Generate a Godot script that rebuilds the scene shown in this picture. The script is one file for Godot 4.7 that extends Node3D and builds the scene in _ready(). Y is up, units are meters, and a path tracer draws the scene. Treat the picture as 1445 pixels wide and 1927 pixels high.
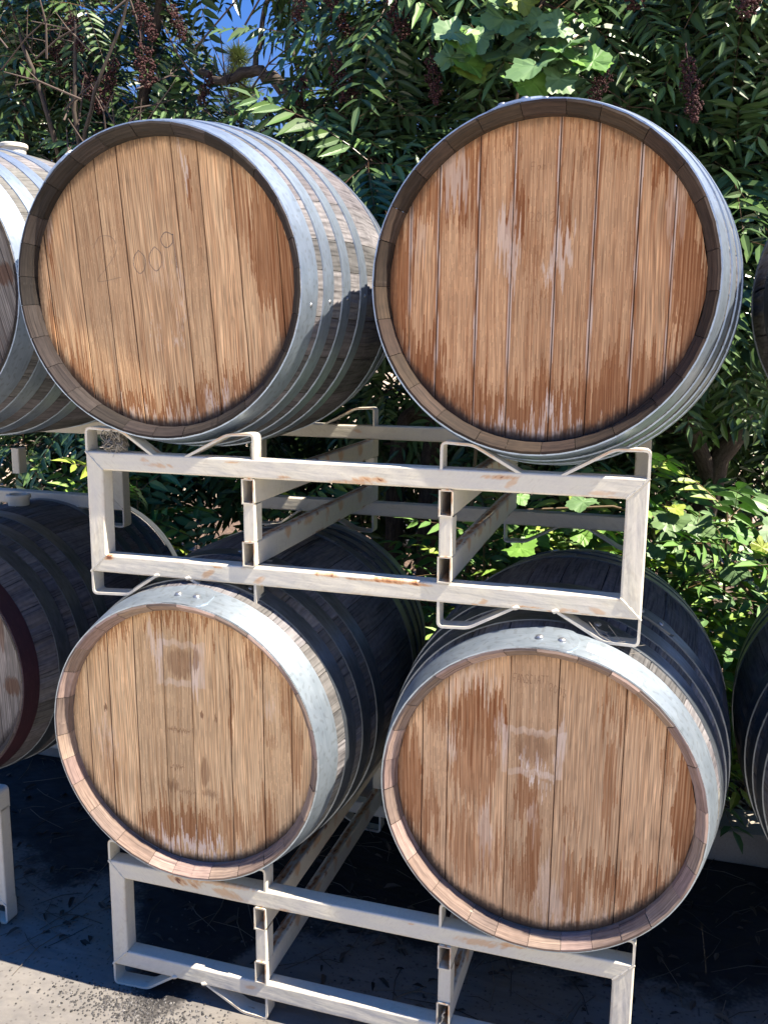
extends Node3D
# Two steel racks of wine barrels in front of a sumac hedge. x right along the racks, y up, z towards the camera; metres.

const UP0 = 1.1789          # height of the upper rack's top rail above the ground
const RW = 1.094            # rack width
const RH = 0.2493           # rack height over the rails
const RT = 0.0378           # rail
const RS = 0.0494           # saddle height
const RD = 0.8226           # rack depth
const PA = 0.3432           # posts
const PB = 0.7307
const PW = 0.0262
const R0 = 0.29             # barrel head, bilge, length
const RB = 0.3387
const BL = 0.785
const EYE = Vector3(1.0895, 1.397, 1.5875)

var rng := RandomNumberGenerator.new()
var used := {}
var mats := {}
var noise_a := FastNoiseLite.new()
var noise_b := FastNoiseLite.new()
var noise_c := FastNoiseLite.new()

# ------------------------------------------------------------------ mesh helper
class Geo:
	var v := PackedVector3Array()
	var n := PackedVector3Array()
	var u := PackedVector2Array()
	var c := PackedColorArray()
	func tri(a: Vector3, b: Vector3, d: Vector3, na: Vector3, nb: Vector3, nd: Vector3, ua := Vector2(), ub := Vector2(), ud := Vector2(), ca := Color.WHITE, cb := Color.WHITE, cd := Color.WHITE):
		if (b - a).cross(d - a).dot(na + nb + nd) > 0.0:
			v.append(a); v.append(d); v.append(b)
			n.append(na); n.append(nd); n.append(nb)
			u.append(ua); u.append(ud); u.append(ub)
			c.append(ca); c.append(cd); c.append(cb)
		else:
			v.append(a); v.append(b); v.append(d)
			n.append(na); n.append(nb); n.append(nd)
			u.append(ua); u.append(ub); u.append(ud)
			c.append(ca); c.append(cb); c.append(cd)
	func quad(a: Vector3, b: Vector3, d: Vector3, e: Vector3, na: Vector3, nb: Vector3, nd: Vector3, ne: Vector3, ua := Vector2(), ub := Vector2(), ud := Vector2(), ue := Vector2(), col := Color.WHITE):
		tri(a, b, d, na, nb, nd, ua, ub, ud, col, col, col)
		tri(a, d, e, na, nd, ne, ua, ud, ue, col, col, col)
	func flat(a: Vector3, b: Vector3, d: Vector3, e: Vector3, out: Vector3, ua := Vector2(), ub := Vector2(), ud := Vector2(), ue := Vector2(), col := Color.WHITE):
		var m := (d - a).cross(e - b).normalized()
		if m.dot(out) < 0.0:
			m = -m
		quad(a, b, d, e, m, m, m, m, ua, ub, ud, ue, col)
	func into(mesh: ArrayMesh, mat: Material):
		var arr := []
		arr.resize(Mesh.ARRAY_MAX)
		arr[Mesh.ARRAY_VERTEX] = v
		arr[Mesh.ARRAY_NORMAL] = n
		arr[Mesh.ARRAY_TEX_UV] = u
		arr[Mesh.ARRAY_COLOR] = c
		mesh.add_surface_from_arrays(Mesh.PRIMITIVE_TRIANGLES, arr)
		mesh.surface_set_material(mesh.get_surface_count() - 1, mat)
	func mesh(mat: Material) -> ArrayMesh:
		var m := ArrayMesh.new()
		into(m, mat)
		return m
	func box(lo: Vector3, hi: Vector3):
		for ax in 3:
			for s in 2:
				var o := Vector3.ZERO
				o[ax] = 1.0 if s else -1.0
				var b := (ax + 1) % 3
				var d := (ax + 2) % 3
				var p := []
				for k in [[0, 0], [1, 0], [1, 1], [0, 1]]:
					var q := lo
					q[ax] = hi[ax] if s else lo[ax]
					q[b] = hi[b] if k[0] else lo[b]
					q[d] = hi[d] if k[1] else lo[d]
					p.append(q)
				flat(p[0], p[1], p[2], p[3], o, Vector2(p[0][b], p[0][d]), Vector2(p[1][b], p[1][d]), Vector2(p[2][b], p[2][d]), Vector2(p[3][b], p[3][d]))
	# a tube along points, one radius each
	func tube(pts: Array, radii: Array, sides := 6, col := Color.WHITE, closed := true):
		var rings := []
		var norms := []
		var side := Vector3.UP
		var run := 0.0
		var runs := []
		for i in pts.size():
			var t: Vector3 = (pts[min(i + 1, pts.size() - 1)] - pts[max(i - 1, 0)]).normalized()
			if i > 0:
				run += pts[i].distance_to(pts[i - 1])
			runs.append(run)
			if absf(side.dot(t)) > 0.95:
				side = Vector3.RIGHT if absf(t.x) < 0.8 else Vector3.FORWARD
			side = (side - t * side.dot(t)).normalized()
			var o := t.cross(side)
			var r := []
			var m := []
			for k in sides + 1:
				var a := TAU * k / sides
				var d := side * cos(a) + o * sin(a)
				r.append(pts[i] + d * radii[i])
				m.append(d)
			rings.append(r)
			norms.append(m)
		for i in pts.size() - 1:
			for k in sides:
				quad(rings[i][k], rings[i][k + 1], rings[i + 1][k + 1], rings[i + 1][k], norms[i][k], norms[i][k + 1], norms[i + 1][k + 1], norms[i + 1][k],
					Vector2(float(k) / sides, runs[i]), Vector2(float(k + 1) / sides, runs[i]), Vector2(float(k + 1) / sides, runs[i + 1]), Vector2(float(k) / sides, runs[i + 1]), col)
		if closed:
			var e := pts.size() - 1
			var t1: Vector3 = (pts[e] - pts[e - 1]).normalized()
			var t0: Vector3 = (pts[0] - pts[1]).normalized()
			for k in sides:
				tri(pts[e], rings[e][k], rings[e][k + 1], t1, t1, t1, Vector2(), Vector2(), Vector2(), col, col, col)
				tri(pts[0], rings[0][k], rings[0][k + 1], t0, t0, t0, Vector2(), Vector2(), Vector2(), col, col, col)

# ------------------------------------------------------------------ node helpers
func numbered(called: String) -> String:
	var k: int = used.get(called, 0)
	used[called] = k + 1
	return called if k == 0 else "%s_%03d" % [called, k]

func thing(called: String, label: String, category: String, group := "", xf := Transform3D.IDENTITY) -> Node3D:
	var o := Node3D.new()
	o.name = numbered(called)
	add_child(o, true)
	o.transform = xf
	o.set_meta("label", label)
	o.set_meta("category", category)
	if group:
		o.set_meta("group", group)
	return o

func tag(o: Node, label: String, category: String, group := ""):
	o.set_meta("label", label)
	o.set_meta("category", category)
	if group:
		o.set_meta("group", group)

func obj(called: String, m: Mesh, parent: Node = null, xf := Transform3D.IDENTITY) -> MeshInstance3D:
	var o := MeshInstance3D.new()
	o.mesh = m
	if parent == null:
		o.name = numbered(called)
		add_child(o, true)
	else:
		var k := 0
		var nm := called
		while parent.has_node(NodePath(nm)):
			k += 1
			nm = "%s_%03d" % [called, k]
		o.name = nm
		parent.add_child(o, true)
	o.transform = xf
	return o

var counts := {}
func part(called: String, m: Mesh, parent: Node, xf := Transform3D.IDENTITY) -> MeshInstance3D:
	var o := MeshInstance3D.new()
	o.mesh = m
	var key := "%d/%s" % [parent.get_instance_id(), called]
	var k: int = counts.get(key, 0)
	counts[key] = k + 1
	o.name = called if k == 0 else "%s_%03d" % [called, k]
	parent.add_child(o, true)
	o.transform = xf
	return o

func many(called: String, m: Mesh, xfs: Array, cols: Array, parent: Node) -> MultiMeshInstance3D:
	var mm := MultiMesh.new()
	mm.transform_format = MultiMesh.TRANSFORM_3D
	mm.use_colors = cols.size() > 0
	mm.mesh = m
	mm.instance_count = xfs.size()
	for i in xfs.size():
		mm.set_instance_transform(i, xfs[i])
		if cols.size():
			mm.set_instance_color(i, cols[i])
	var o := MultiMeshInstance3D.new()
	o.multimesh = mm
	o.set_meta("kind", "stuff")
	if parent == self:
		o.name = numbered(called)
	else:
		var key := "%d/%s" % [parent.get_instance_id(), called]
		var k: int = counts.get(key, 0)
		counts[key] = k + 1
		o.name = called if k == 0 else "%s_%03d" % [called, k]
	parent.add_child(o, true)
	return o

# ------------------------------------------------------------------ materials and textures
func tex(im: Image) -> ImageTexture:
	return ImageTexture.create_from_image(im)

func lin(r: float, g: float, b: float) -> Color:
	return Color(r, g, b).linear_to_srgb()

func mat(col: Color, rough := 0.8, metal := 0.0, spec := 0.5) -> StandardMaterial3D:
	var m := StandardMaterial3D.new()
	m.albedo_color = col
	m.roughness = rough
	m.metallic = metal
	m.metallic_specular = spec
	return m

func picture(w: int, h: int, f: Callable) -> Image:
	var d := PackedByteArray()
	d.resize(w * h * 3)
	var k := 0
	for j in h:
		for i in w:
			var c: Color = f.call(i, j)
			d[k] = clampi(int(c.r * 255.0), 0, 255)
			d[k + 1] = clampi(int(c.g * 255.0), 0, 255)
			d[k + 2] = clampi(int(c.b * 255.0), 0, 255)
			k += 3
	var im := Image.create_from_data(w, h, false, Image.FORMAT_RGB8, d)
	return im

func bumps(seed_: int, freq: float, w: int, h: int, strength: float, stretch := 1.0) -> ImageTexture:
	var f := FastNoiseLite.new()
	f.seed = seed_
	f.noise_type = FastNoiseLite.TYPE_SIMPLEX_SMOOTH
	f.frequency = freq
	f.fractal_octaves = 4
	var im: Image
	if stretch != 1.0:
		im = f.get_seamless_image(w, int(h / stretch))
		im.resize(w, h, Image.INTERPOLATE_CUBIC)
	else:
		im = f.get_seamless_image(w, h)
	im.convert(Image.FORMAT_RGB8)
	im.bump_map_to_normal_map(strength)
	return tex(im)

# one digit or letter as strokes in a box 0..1 by 0..1, y down
func strokes(ch: String) -> Array:
	match ch:
		"2": return [[Vector2(.05, .25), Vector2(.3, .02), Vector2(.75, .05), Vector2(.9, .3), Vector2(.6, .6), Vector2(.05, .97), Vector2(.95, .93)]]
		"0": return [[Vector2(.5, 0), Vector2(.12, .3), Vector2(.1, .7), Vector2(.45, 1), Vector2(.85, .75), Vector2(.88, .3), Vector2(.5, 0)]]
		"9": return [[Vector2(.9, .1), Vector2(.45, 0), Vector2(.12, .2), Vector2(.4, .42), Vector2(.85, .3), Vector2(.9, .1), Vector2(.97, 1)]]
		"3": return [[Vector2(.1, .05), Vector2(.85, .1), Vector2(.4, .45), Vector2(.9, .7), Vector2(.5, 1), Vector2(.05, .9)]]
		"1": return [[Vector2(.3, .2), Vector2(.55, 0), Vector2(.55, 1)]]
		"A": return [[Vector2(0, 1), Vector2(.5, 0), Vector2(1, 1)], [Vector2(.2, .62), Vector2(.8, .62)]]
		"N": return [[Vector2(0, 1), Vector2(0, 0), Vector2(1, 1), Vector2(1, 0)]]
		"S": return [[Vector2(.95, .1), Vector2(.4, 0), Vector2(.1, .25), Vector2(.9, .7), Vector2(.6, 1), Vector2(.05, .9)]]
		"C": return [[Vector2(.95, .1), Vector2(.4, 0), Vector2(.08, .5), Vector2(.4, 1), Vector2(.95, .9)]]
		"I": return [[Vector2(.5, 0), Vector2(.5, 1)]]
		"T": return [[Vector2(0, 0), Vector2(1, 0)], [Vector2(.5, 0), Vector2(.5, 1)]]
		"F": return [[Vector2(.95, 0), Vector2(.05, 0), Vector2(.05, 1)], [Vector2(.05, .48), Vector2(.7, .48)]]
		"a": return [[Vector2(.8, .5), Vector2(.4, .42), Vector2(.15, .75), Vector2(.45, 1), Vector2(.8, .75), Vector2(.8, .45), Vector2(.95, 1)]]
		"m": return [[Vector2(0, 1), Vector2(.05, .45), Vector2(.3, .5), Vector2(.35, 1), Vector2(.4, .55), Vector2(.7, .5), Vector2(.8, 1)]]
		"i": return [[Vector2(.5, .45), Vector2(.5, 1)]]
		"l": return [[Vector2(.5, 0), Vector2(.5, 1)]]
		"y": return [[Vector2(.1, .45), Vector2(.5, .95)], [Vector2(.9, .45), Vector2(.3, 1.35)]]
	return []

# ink strokes onto a picture; box in pixels
func ink(im: Image, text: String, x: float, y: float, w: float, h: float, col: Color, alpha: float, thick: float, slope := 0.0):
	var cw := w / text.length()
	for k in text.length():
		for s in strokes(text[k]):
			var path := []
			for q in s.size() - 1:
				var e0: Vector2 = s[maxi(q - 1, 0)]
				var e3: Vector2 = s[mini(q + 2, s.size() - 1)]
				for u in 4:
					path.append((s[q] as Vector2).cubic_interpolate(s[q + 1], e0, e3, u / 4.0))
			path.append(s[-1])
			for q in path.size() - 1:
				var a: Vector2 = path[q]
				var b: Vector2 = path[q + 1]
				var p0 := Vector2(x + cw * (k + a.x * 0.8), y + h * a.y + slope * cw * k)
				var p1 := Vector2(x + cw * (k + b.x * 0.8), y + h * b.y + slope * cw * k)
				var steps := int(p0.distance_to(p1) / 0.5) + 1
				for t in steps:
					var p := p0.lerp(p1, float(t) / steps)
					for dy in range(-2, 3):
						for dx in range(-2, 3):
							var xi := int(p.x) + dx
							var yi := int(p.y) + dy
							if xi < 0 or yi < 0 or xi >= im.get_width() or yi >= im.get_height():
								continue
							var d := Vector2(xi + 0.5, yi + 0.5).distance_to(p)
							var f := clampf(thick - d, 0.0, 1.0) * alpha * (0.55 + 0.6 * noise_a.get_noise_2d(xi * 0.35, yi * 0.35))
							if f > 0.0:
								im.set_pixel(xi, yi, im.get_pixel(xi, yi).lerp(col, clampf(f, 0, 0.5)))

func ss(a: float, b: float, x: float) -> float:
	var t := clampf((x - a) / (b - a), 0.0, 1.0)
	return t * t * (3.0 - 2.0 * t)

# The face of a barrel head: oak grain, wine and rain stains with torn edges, pale scraps of old labels, black mould along the rim.
# stains, pale, dark: [x, y, rx, ry, strength] with x right and y up in -1..1
func head_picture(sd: int, joints: Array, base: Color, tan_: Color, stains: Array, pale: Array, marks: Array, joint_white: float, mould: float, crust: float) -> Image:
	var n := 576
	var na := noise_a
	var nb := noise_b
	var nc := noise_c
	var tones := []
	rng.seed = sd
	for k in joints.size() + 1:
		tones.append([rng.randf_range(0.93, 1.06), rng.randf_range(-0.5, 0.5), rng.randf_range(0.75, 1.25), rng.randf_range(-0.10, 0.10), rng.randf(), rng.randf_range(-1, 1)])
	var brown := Color(0.445, 0.235, 0.105)
	var wash := Color(0.84, 0.77, 0.72)
	var black := Color(0.13, 0.105, 0.095)
	var d := PackedByteArray()
	d.resize(n * n * 3)
	var o := sd * 17.0
	for j in n:
		var y := 1.0 - 2.0 * (j + 0.5) / n
		for i in n:
			var x := 2.0 * (i + 0.5) / n - 1.0
			var r := sqrt(x * x + y * y)
			if r > 1.03:
				continue
			var k := 0
			var near := 9.0
			for q in joints.size():
				var dx: float = x - joints[q]
				if dx > 0.0:
					k = q + 1
				if absf(dx) < absf(near):
					near = dx
			var tn: Array = tones[k]
			var ox: float = o + k * 37.0
			var wob := 0.012 * nc.get_noise_2d(y * 1.6 + ox, x * 3.0)
			var lean: float = x + tn[3] * y * 0.25 + wob
			var g := 1.7 * na.get_noise_2d(lean * 112.0 * tn[2] + ox, y * 1.1)
			var g2 := 1.7 * nb.get_noise_2d(lean * 135.0 + ox, y * 3.5)
			var g3 := 1.3 * nc.get_noise_2d(lean * 16.0 + ox, y * 1.3)
			var c := base.lerp(tan_, clampf(0.36 + 0.75 * g + 0.28 * g3, 0.0, 1.25))
			var v: float = tn[0] * (1.0 + 0.15 * g2)
			# ray flecks on the quartered boards, pores on the others
			if tn[4] > 0.45:
				var fl := nb.get_noise_2d(lean * 60.0 + y * 2.5 * tn[5] + ox, y * 9.0 + 5.0)
				v *= 1.0 - 0.10 * ss(0.30, 0.55, fl) * ss(-0.3, 0.4, nc.get_noise_2d(x * 3.0 + ox, y * 1.5)) + 0.05 * ss(0.30, 0.6, -fl)
			elif g2 > 0.40:
				v *= 0.84
			c = Color(c.r * v, c.g * v, c.b * v)
			# stains
			var jag := 0.26 * na.get_noise_2d(x * 26.0 + o, y * 0.8) + 0.20 * nb.get_noise_2d(x * 75.0 + o, y * 1.6)
			var yy := y + jag
			var xx := x + 0.03 * nc.get_noise_2d(x * 4.0 + o, y * 7.0)
			var s := -1.0
			var st := 0.0
			for b in stains:
				var ex: float = (xx - b[0]) / b[2]
				var ey: float = (yy - b[1]) / b[3]
				var f := 1.0 - ex * ex - ey * ey
				if f > s:
					s = f
					st = b[4]
			s += 0.34 * g3 + 0.34 * g + 0.22 * g2
			var m := ss(-0.05, 0.22, s) * st
			var tide := ss(0.0, 0.05, s) * (1.0 - ss(0.06, 0.20, s)) * st
			# brown seams with a pale thread in the joint
			if joint_white > 0.0:
				var aj := absf(near)
				var t := nc.get_noise_2d(near * 2.0 + o, y * 3.0 + k * 9.0)
				if aj < 0.05:
					m = maxf(m, joint_white * 0.75 * ss(0.018 + 0.022 * (t + 0.5), 0.006, aj - 0.004))
			m *= 0.80 + 0.45 * g
			c = c.lerp(brown, clampf(m * 0.76 + tide * 0.42, 0.0, 0.9))
			if joint_white > 0.0 and absf(near) < 0.012 + 0.006 * g3:
				c = c.lerp(wash, 0.75 * joint_white * ss(-0.25, 0.15, nc.get_noise_2d(k * 7.0 + o, y * 2.0)))
			# washed-out scraps
			for b in pale:
				var f: float
				if b.size() > 5:      # a paper's outline: a square frame
					var q := maxf(absf(x - b[0]) / b[2], absf(y - b[1]) / b[3]) + 0.14 * g3
					f = ss(1.0, 0.94, q) * (1.0 if b[5] == 0 else ss(0.66, 0.74, q))
					f *= 0.55 + 0.5 * nc.get_noise_2d(x * 9.0, y * 9.0) + 0.25
				else:
					var ex: float = (xx - b[0]) / b[2]
					var ey: float = (yy - b[1]) / b[3]
					f = ss(-0.05, 0.30, 1.0 - ex * ex - ey * ey + 0.40 * g3 + 0.35 * g + 0.25 * g2)
				if f > 0.0:
					c = c.lerp(wash, clampf(f * b[4], 0.0, 0.85))
			for b in marks:
				var ex: float = (x + 0.02 * g3 - b[0]) / b[2]
				var ey: float = (y + 0.03 * g - b[1]) / b[3]
				var f := 1.0 - ex * ex - ey * ey + 0.3 * g2
				if f > 0.0:
					c = c.lerp(Color(0.30, 0.17, 0.10), b[4] * ss(0.0, 0.35, f))
			# black mould creeping in from the croze, torn along the grain
			var reach := 0.992 + 0.020 * na.get_noise_2d(x * 40.0 + o, y * 4.0) + 0.035 * nc.get_noise_2d(x * 3.0 + o, y * 3.0) + 0.012 * nb.get_noise_2d(x * 60.0, y * 40.0)
			var amount := mould * ss(-0.1, -0.75, y) + crust * ss(0.0, 0.6, y - x * 0.6)
			var mo := ss(reach - 0.06, reach + 0.015, r + 0.04 * (amount - 0.5)) * clampf(amount + 0.15, 0.0, 1.0)
			c = c.lerp(black, clampf(mo * 0.80, 0.0, 0.85))
			# end of the plank: dark pore line beside the joint
			if absf(near) < 0.0026:
				c = c.lerp(Color(0.20, 0.11, 0.07), 0.55)
			var p := (j * n + i) * 3
			d[p] = clampi(int(c.r * 255.0), 0, 255)
			d[p + 1] = clampi(int(c.g * 255.0), 0, 255)
			d[p + 2] = clampi(int(c.b * 255.0), 0, 255)
	return Image.create_from_data(n, n, false, Image.FORMAT_RGB8, d)

# weathered stave: grain runs along v
func stave_picture(sd: int, dark: Color, pale: Color) -> Image:
	var o := sd * 31.0
	return picture(320, 512, func(i, j):
		var x: float = i / 320.0
		var y: float = j / 512.0
		var fx := minf(x, 1.0 - x)
		var w := noise_c.get_noise_2d(fx * 6.0 + o, y * 5.0)
		var g := noise_a.get_noise_2d((x + 0.02 * w) * 95.0 + o, y * 7.0)
		var g2 := noise_b.get_noise_2d(x * 40.0 + o, y * 60.0)
		var crack := ss(0.30, 0.55, noise_b.get_noise_2d(x * 150.0 + o, y * 6.0 + 9.0))
		var c := dark.lerp(pale, clampf(0.5 + 0.6 * g + 0.35 * w + 0.25 * g2, 0.0, 1.0))
		return c.lerp(dark * 0.55, crack * 0.5))

func zinc_picture(sd: int, a: Color, b: Color) -> Image:
	var cell := FastNoiseLite.new()
	cell.noise_type = FastNoiseLite.TYPE_CELLULAR
	cell.cellular_return_type = FastNoiseLite.RETURN_CELL_VALUE
	cell.frequency = 0.09
	cell.seed = sd
	return picture(512, 64, func(i, j):
		var g := noise_a.get_noise_2d(i * 0.012 + sd, j * 0.35)
		var h := noise_c.get_noise_2d(i * 0.025 + sd * 3.0, j * 0.05)
		var k := cell.get_noise_2d(i * 0.8, j * 1.2)
		var c := a.lerp(b, clampf(0.5 + 0.30 * g + 0.45 * h + 0.04 * k, 0.0, 1.0))
		var sc := noise_b.get_noise_2d(i * 0.02 + sd, j * 2.2)
		if sc > 0.5:
			c = c * 1.04
		var grime := ss(0.22, 0.5, noise_b.get_noise_2d(i * 0.09 + sd * 5.0, j * 0.12))
		return c.lerp(Color(0.30, 0.28, 0.25), 0.14 * grime))

# paint on a rail, unrolled: v 0..1/4 front (top to bottom), then under side, back, top. spots: [u, v, ru, rv, strength]
func paint_picture(sd: int, w: int, spots: Array, rust_edges: float) -> Image:
	var h := 96
	var cream := Color(0.80, 0.775, 0.71)
	var im := picture(w, h, func(i, j):
		var a := noise_c.get_noise_2d(i * 0.018 + sd * 7.0, j * 0.05)
		var b := noise_a.get_noise_2d(i * 0.16 + sd * 3.0, j * 0.09)
		var f := noise_b.get_noise_2d(i * 0.5, j * 0.5 + sd)
		var t := 1.0 + 0.045 * a + 0.03 * b + 0.02 * f
		var c := Color(cream.r * t, cream.g * t, cream.b * t * (1.0 - 0.03 * a))
		var dirt := ss(0.18, 0.6, b + 0.5 * a)
		c = c.lerp(Color(0.52, 0.46, 0.39), 0.14 * dirt)
		var q := absf(fposmod(j / 24.0 + 0.5, 1.0) - 0.5)
		var e := ss(0.13, 0.0, q) * ss(0.12, 0.55, noise_c.get_noise_2d(i * 0.03 + sd * 11.0, j * 0.02) + 0.30 * b) * rust_edges * 0.8
		return c.lerp(Color(0.47, 0.27, 0.14), clampf(e, 0.0, 0.85)))
	for s in spots:
		var cx: float = s[0] * w
		var cy: float = s[1] * h
		var rx: float = s[2] * w
		var ry: float = s[3] * h
		for j in range(int(cy - ry * 1.6), int(cy + ry * 1.6) + 1):
			for i in range(maxi(0, int(cx - rx * 1.6)), mini(w, int(cx + rx * 1.6) + 1)):
				var ex := (i - cx) / rx
				var ey := (j - cy) / ry
				var f := 1.0 - ex * ex - ey * ey + 0.9 * noise_c.get_noise_2d(i * 0.06 + sd, j * 0.06) + 0.5 * noise_a.get_noise_2d(i * 0.10 + 7.0, j * 0.11) + 0.25 * noise_b.get_noise_2d(i * 0.3, j * 0.3)
				if f > 0.0:
					var jj := posmod(j, h)
					var c := im.get_pixel(i, jj)
					c = c.lerp(Color(0.74, 0.50, 0.30), ss(0.0, 1.0, f) * 0.62 * s[4])
					if s[4] >= 0.9 and f > 0.95:
						c = c.lerp(Color(0.36, 0.19, 0.12), clampf((f - 0.95) * 2.2, 0.0, 0.9))
					im.set_pixel(i, jj, c)
	return im

func painted(im: Image) -> StandardMaterial3D:
	var m := mat(Color.WHITE, 0.5)
	m.albedo_texture = tex(im)
	m.normal_enabled = true
	m.normal_texture = mats.dents
	m.normal_scale = 0.35
	return m

func make_materials():
	for f in [[noise_a, 3], [noise_b, 11], [noise_c, 29]]:
		f[0].seed = f[1]
		f[0].frequency = 1.0
		f[0].noise_type = FastNoiseLite.TYPE_PERLIN
		f[0].fractal_type = FastNoiseLite.FRACTAL_FBM
		f[0].fractal_octaves = 2
	noise_b.fractal_octaves = 1
	mats.dents = bumps(5, 0.02, 256, 256, 3.0)
	var grain_n := bumps(8, 0.03, 256, 256, 5.0, 6.0)
	# staves
	var weather := stave_picture(1, Color(0.318, 0.32, 0.324), Color(0.47, 0.472, 0.474))
	var old := stave_picture(2, Color(0.26, 0.235, 0.215), Color(0.40, 0.37, 0.34))
	var raw := stave_picture(3, Color(0.60, 0.475, 0.385), Color(0.75, 0.625, 0.525))
	var mid_ := stave_picture(4, Color(0.45, 0.395, 0.365), Color(0.59, 0.525, 0.485))
	var grey_ := stave_picture(5, Color(0.145, 0.132, 0.125), Color(0.222, 0.203, 0.192))
	var brown_ := stave_picture(6, Color(0.175, 0.148, 0.128), Color(0.27, 0.225, 0.19))
	var sets := {"brown": [brown_, 0.8], "weather": [weather, 0.88], "old": [old, 0.8], "raw": [raw, 0.75], "mid": [mid_, 0.8], "grey": [grey_, 0.8]}
	for key in sets:
		var t := tex(sets[key][0])
		var list := []
		for k in 5:
			var v := 0.88 + 0.06 * k
			var m := mat(Color(v * 1.0, v * (0.985 - 0.012 * (k % 3)), v * (0.97 - 0.025 * (k % 2))), sets[key][1], 0.0, 0.35)
			m.albedo_texture = t
			m.normal_enabled = true
			m.normal_texture = grain_n
			m.normal_scale = 0.9
			m.uv1_offset = Vector3(0.21 * k, 0.37 * k, 0)
			list.append(m)
		mats[key] = list
	# hoops
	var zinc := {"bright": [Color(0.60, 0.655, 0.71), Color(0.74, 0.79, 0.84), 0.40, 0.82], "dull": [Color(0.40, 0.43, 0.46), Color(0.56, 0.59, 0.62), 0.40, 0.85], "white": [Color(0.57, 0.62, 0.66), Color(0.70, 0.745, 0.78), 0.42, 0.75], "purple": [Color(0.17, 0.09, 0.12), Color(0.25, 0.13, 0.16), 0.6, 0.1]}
	var q := 1
	for key in zinc:
		var m := mat(Color.WHITE, zinc[key][2], zinc[key][3])
		m.albedo_texture = tex(zinc_picture(q, zinc[key][0], zinc[key][1]))
		m.normal_enabled = true
		m.normal_texture = mats.dents
		m.normal_scale = 0.03
		mats["zinc_" + key] = m
		q += 1
	mats.rivet = mat(Color(0.62, 0.63, 0.64), 0.4, 0.8)
	# rails
	mats.rail_top = painted(paint_picture(1, 1024, [[.12, .06, .012, .05, .8], [.145, .14, .03, .05, .7], [.30, .03, .02, .02, .8], [.39, .22, .015, .03, .9], [.56, .19, .035, .055, 1.0], [.53, .23, .05, .03, .7], [.77, .05, .035, .045, .9], [.80, .12, .008, .12, .6], [.49, .24, .02, .02, .6], [.95, .2, .02, .05, .5], [.2, .97, .15, .02, .5], [.7, .97, .1, .02, .6]], 0.12))
	mats.rail_bottom = painted(paint_picture(2, 1024, [[.245, .14, .010, .12, .8], [.26, .02, .012, .02, 1.2], [.345, .17, .008, .09, .8], [.47, .0, .03, .03, .9], [.585, .01, .05, .035, 1.3], [.63, .02, .03, .03, 1.3], [.54, .02, .06, .02, 1.0], [.04, .01, .015, .05, 1.0], [.865, .22, .02, .04, .7], [.73, .2, .008, .07, .7], [.80, .22, .03, .02, 1.0], [.91, .18, .012, .07, .6]], 0.2))
	mats.rail_low = painted(paint_picture(3, 1024, [[.17, .08, .05, .10, .9], [.26, .15, .04, .10, .7], [.23, .0, .10, .05, .8], [.37, .23, .015, .03, .8], [.75, .10, .05, .08, .7], [.80, .04, .04, .04, .8], [.62, .02, .006, .02, .8]], 0.12))
	mats.rail_plain = painted(paint_picture(4, 512, [[.3, .1, .02, .05, .6], [.7, .3, .03, .05, .6]], 0.12))
	mats.rusty = painted(paint_picture(5, 512, [[.1, .86, .16, .10, 1.3], [.35, .88, .18, .10, 1.4], [.6, .87, .16, .11, 1.4], [.85, .88, .2, .10, 1.3], [.2, .03, .03, .10, .8], [.35, .03, .05, .06, .8], [.5, .06, .02, .13, .9], [.62, .04, .03, .09, .8], [.8, .05, .04, .10, .7]], 1.2))
	mats.saddle = painted(paint_picture(6, 256, [[.3, .1, .2, .06, .7], [.7, .4, .2, .08, .8], [.5, .8, .3, .1, .6]], 0.7))
	mats.saddle_clean = painted(paint_picture(7, 256, [[.8, .1, .1, .06, .5]], 0.25))
	# leaves, wood
	for k in [["leaf", Color(0.09, 0.18, 0.04), 0.30], ["young", Color(0.32, 0.46, 0.06), 0.45], ["vine", Color(0.26, 0.40, 0.06), 0.5]]:
		var m := mat(Color.WHITE, k[2], 0.0, 0.46)
		m.vertex_color_use_as_albedo = true
		m.cull_mode = BaseMaterial3D.CULL_DISABLED
		m.backlight_enabled = true
		m.backlight = k[1]
		mats[k[0]] = m
	var vc := mat(Color.WHITE, 0.85)
	vc.vertex_color_use_as_albedo = true
	vc.cull_mode = BaseMaterial3D.CULL_DISABLED
	mats.tinted = vc
	var bark := mat(Color.WHITE, 0.9)
	bark.albedo_texture = tex(picture(128, 256, func(i, j):
		var g := noise_a.get_noise_2d(i * 0.16, j * 0.04)
		var f := noise_b.get_noise_2d(i * 0.4, j * 0.25)
		return Color(0.20, 0.165, 0.14).lerp(Color(0.36, 0.32, 0.285), clampf(0.45 + 0.8 * g + 0.3 * f, 0, 1))))
	bark.uv1_scale = Vector3(1, 3, 1)
	mats.bark = bark
	mats.twig = mat(Color(0.33, 0.28, 0.25), 0.9)

# ------------------------------------------------------------------ barrels
func bilge(u: float) -> float:
	return R0 + (RB - R0) * (1.0 - pow(2.0 * u - 1.0, 2.0))

func slope(u: float) -> float:
	return -(RB - R0) * 4.0 * (2.0 * u - 1.0) / BL

func on_barrel(a: float, s: float, lift: float) -> Vector3:
	var r := bilge(s / BL) + lift
	return Vector3(r * cos(a), r * sin(a) + RB, BL / 2.0 - s)

func barrel_normal(a: float, s: float) -> Vector3:
	return Vector3(cos(a), sin(a), slope(s / BL)).normalized()

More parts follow.
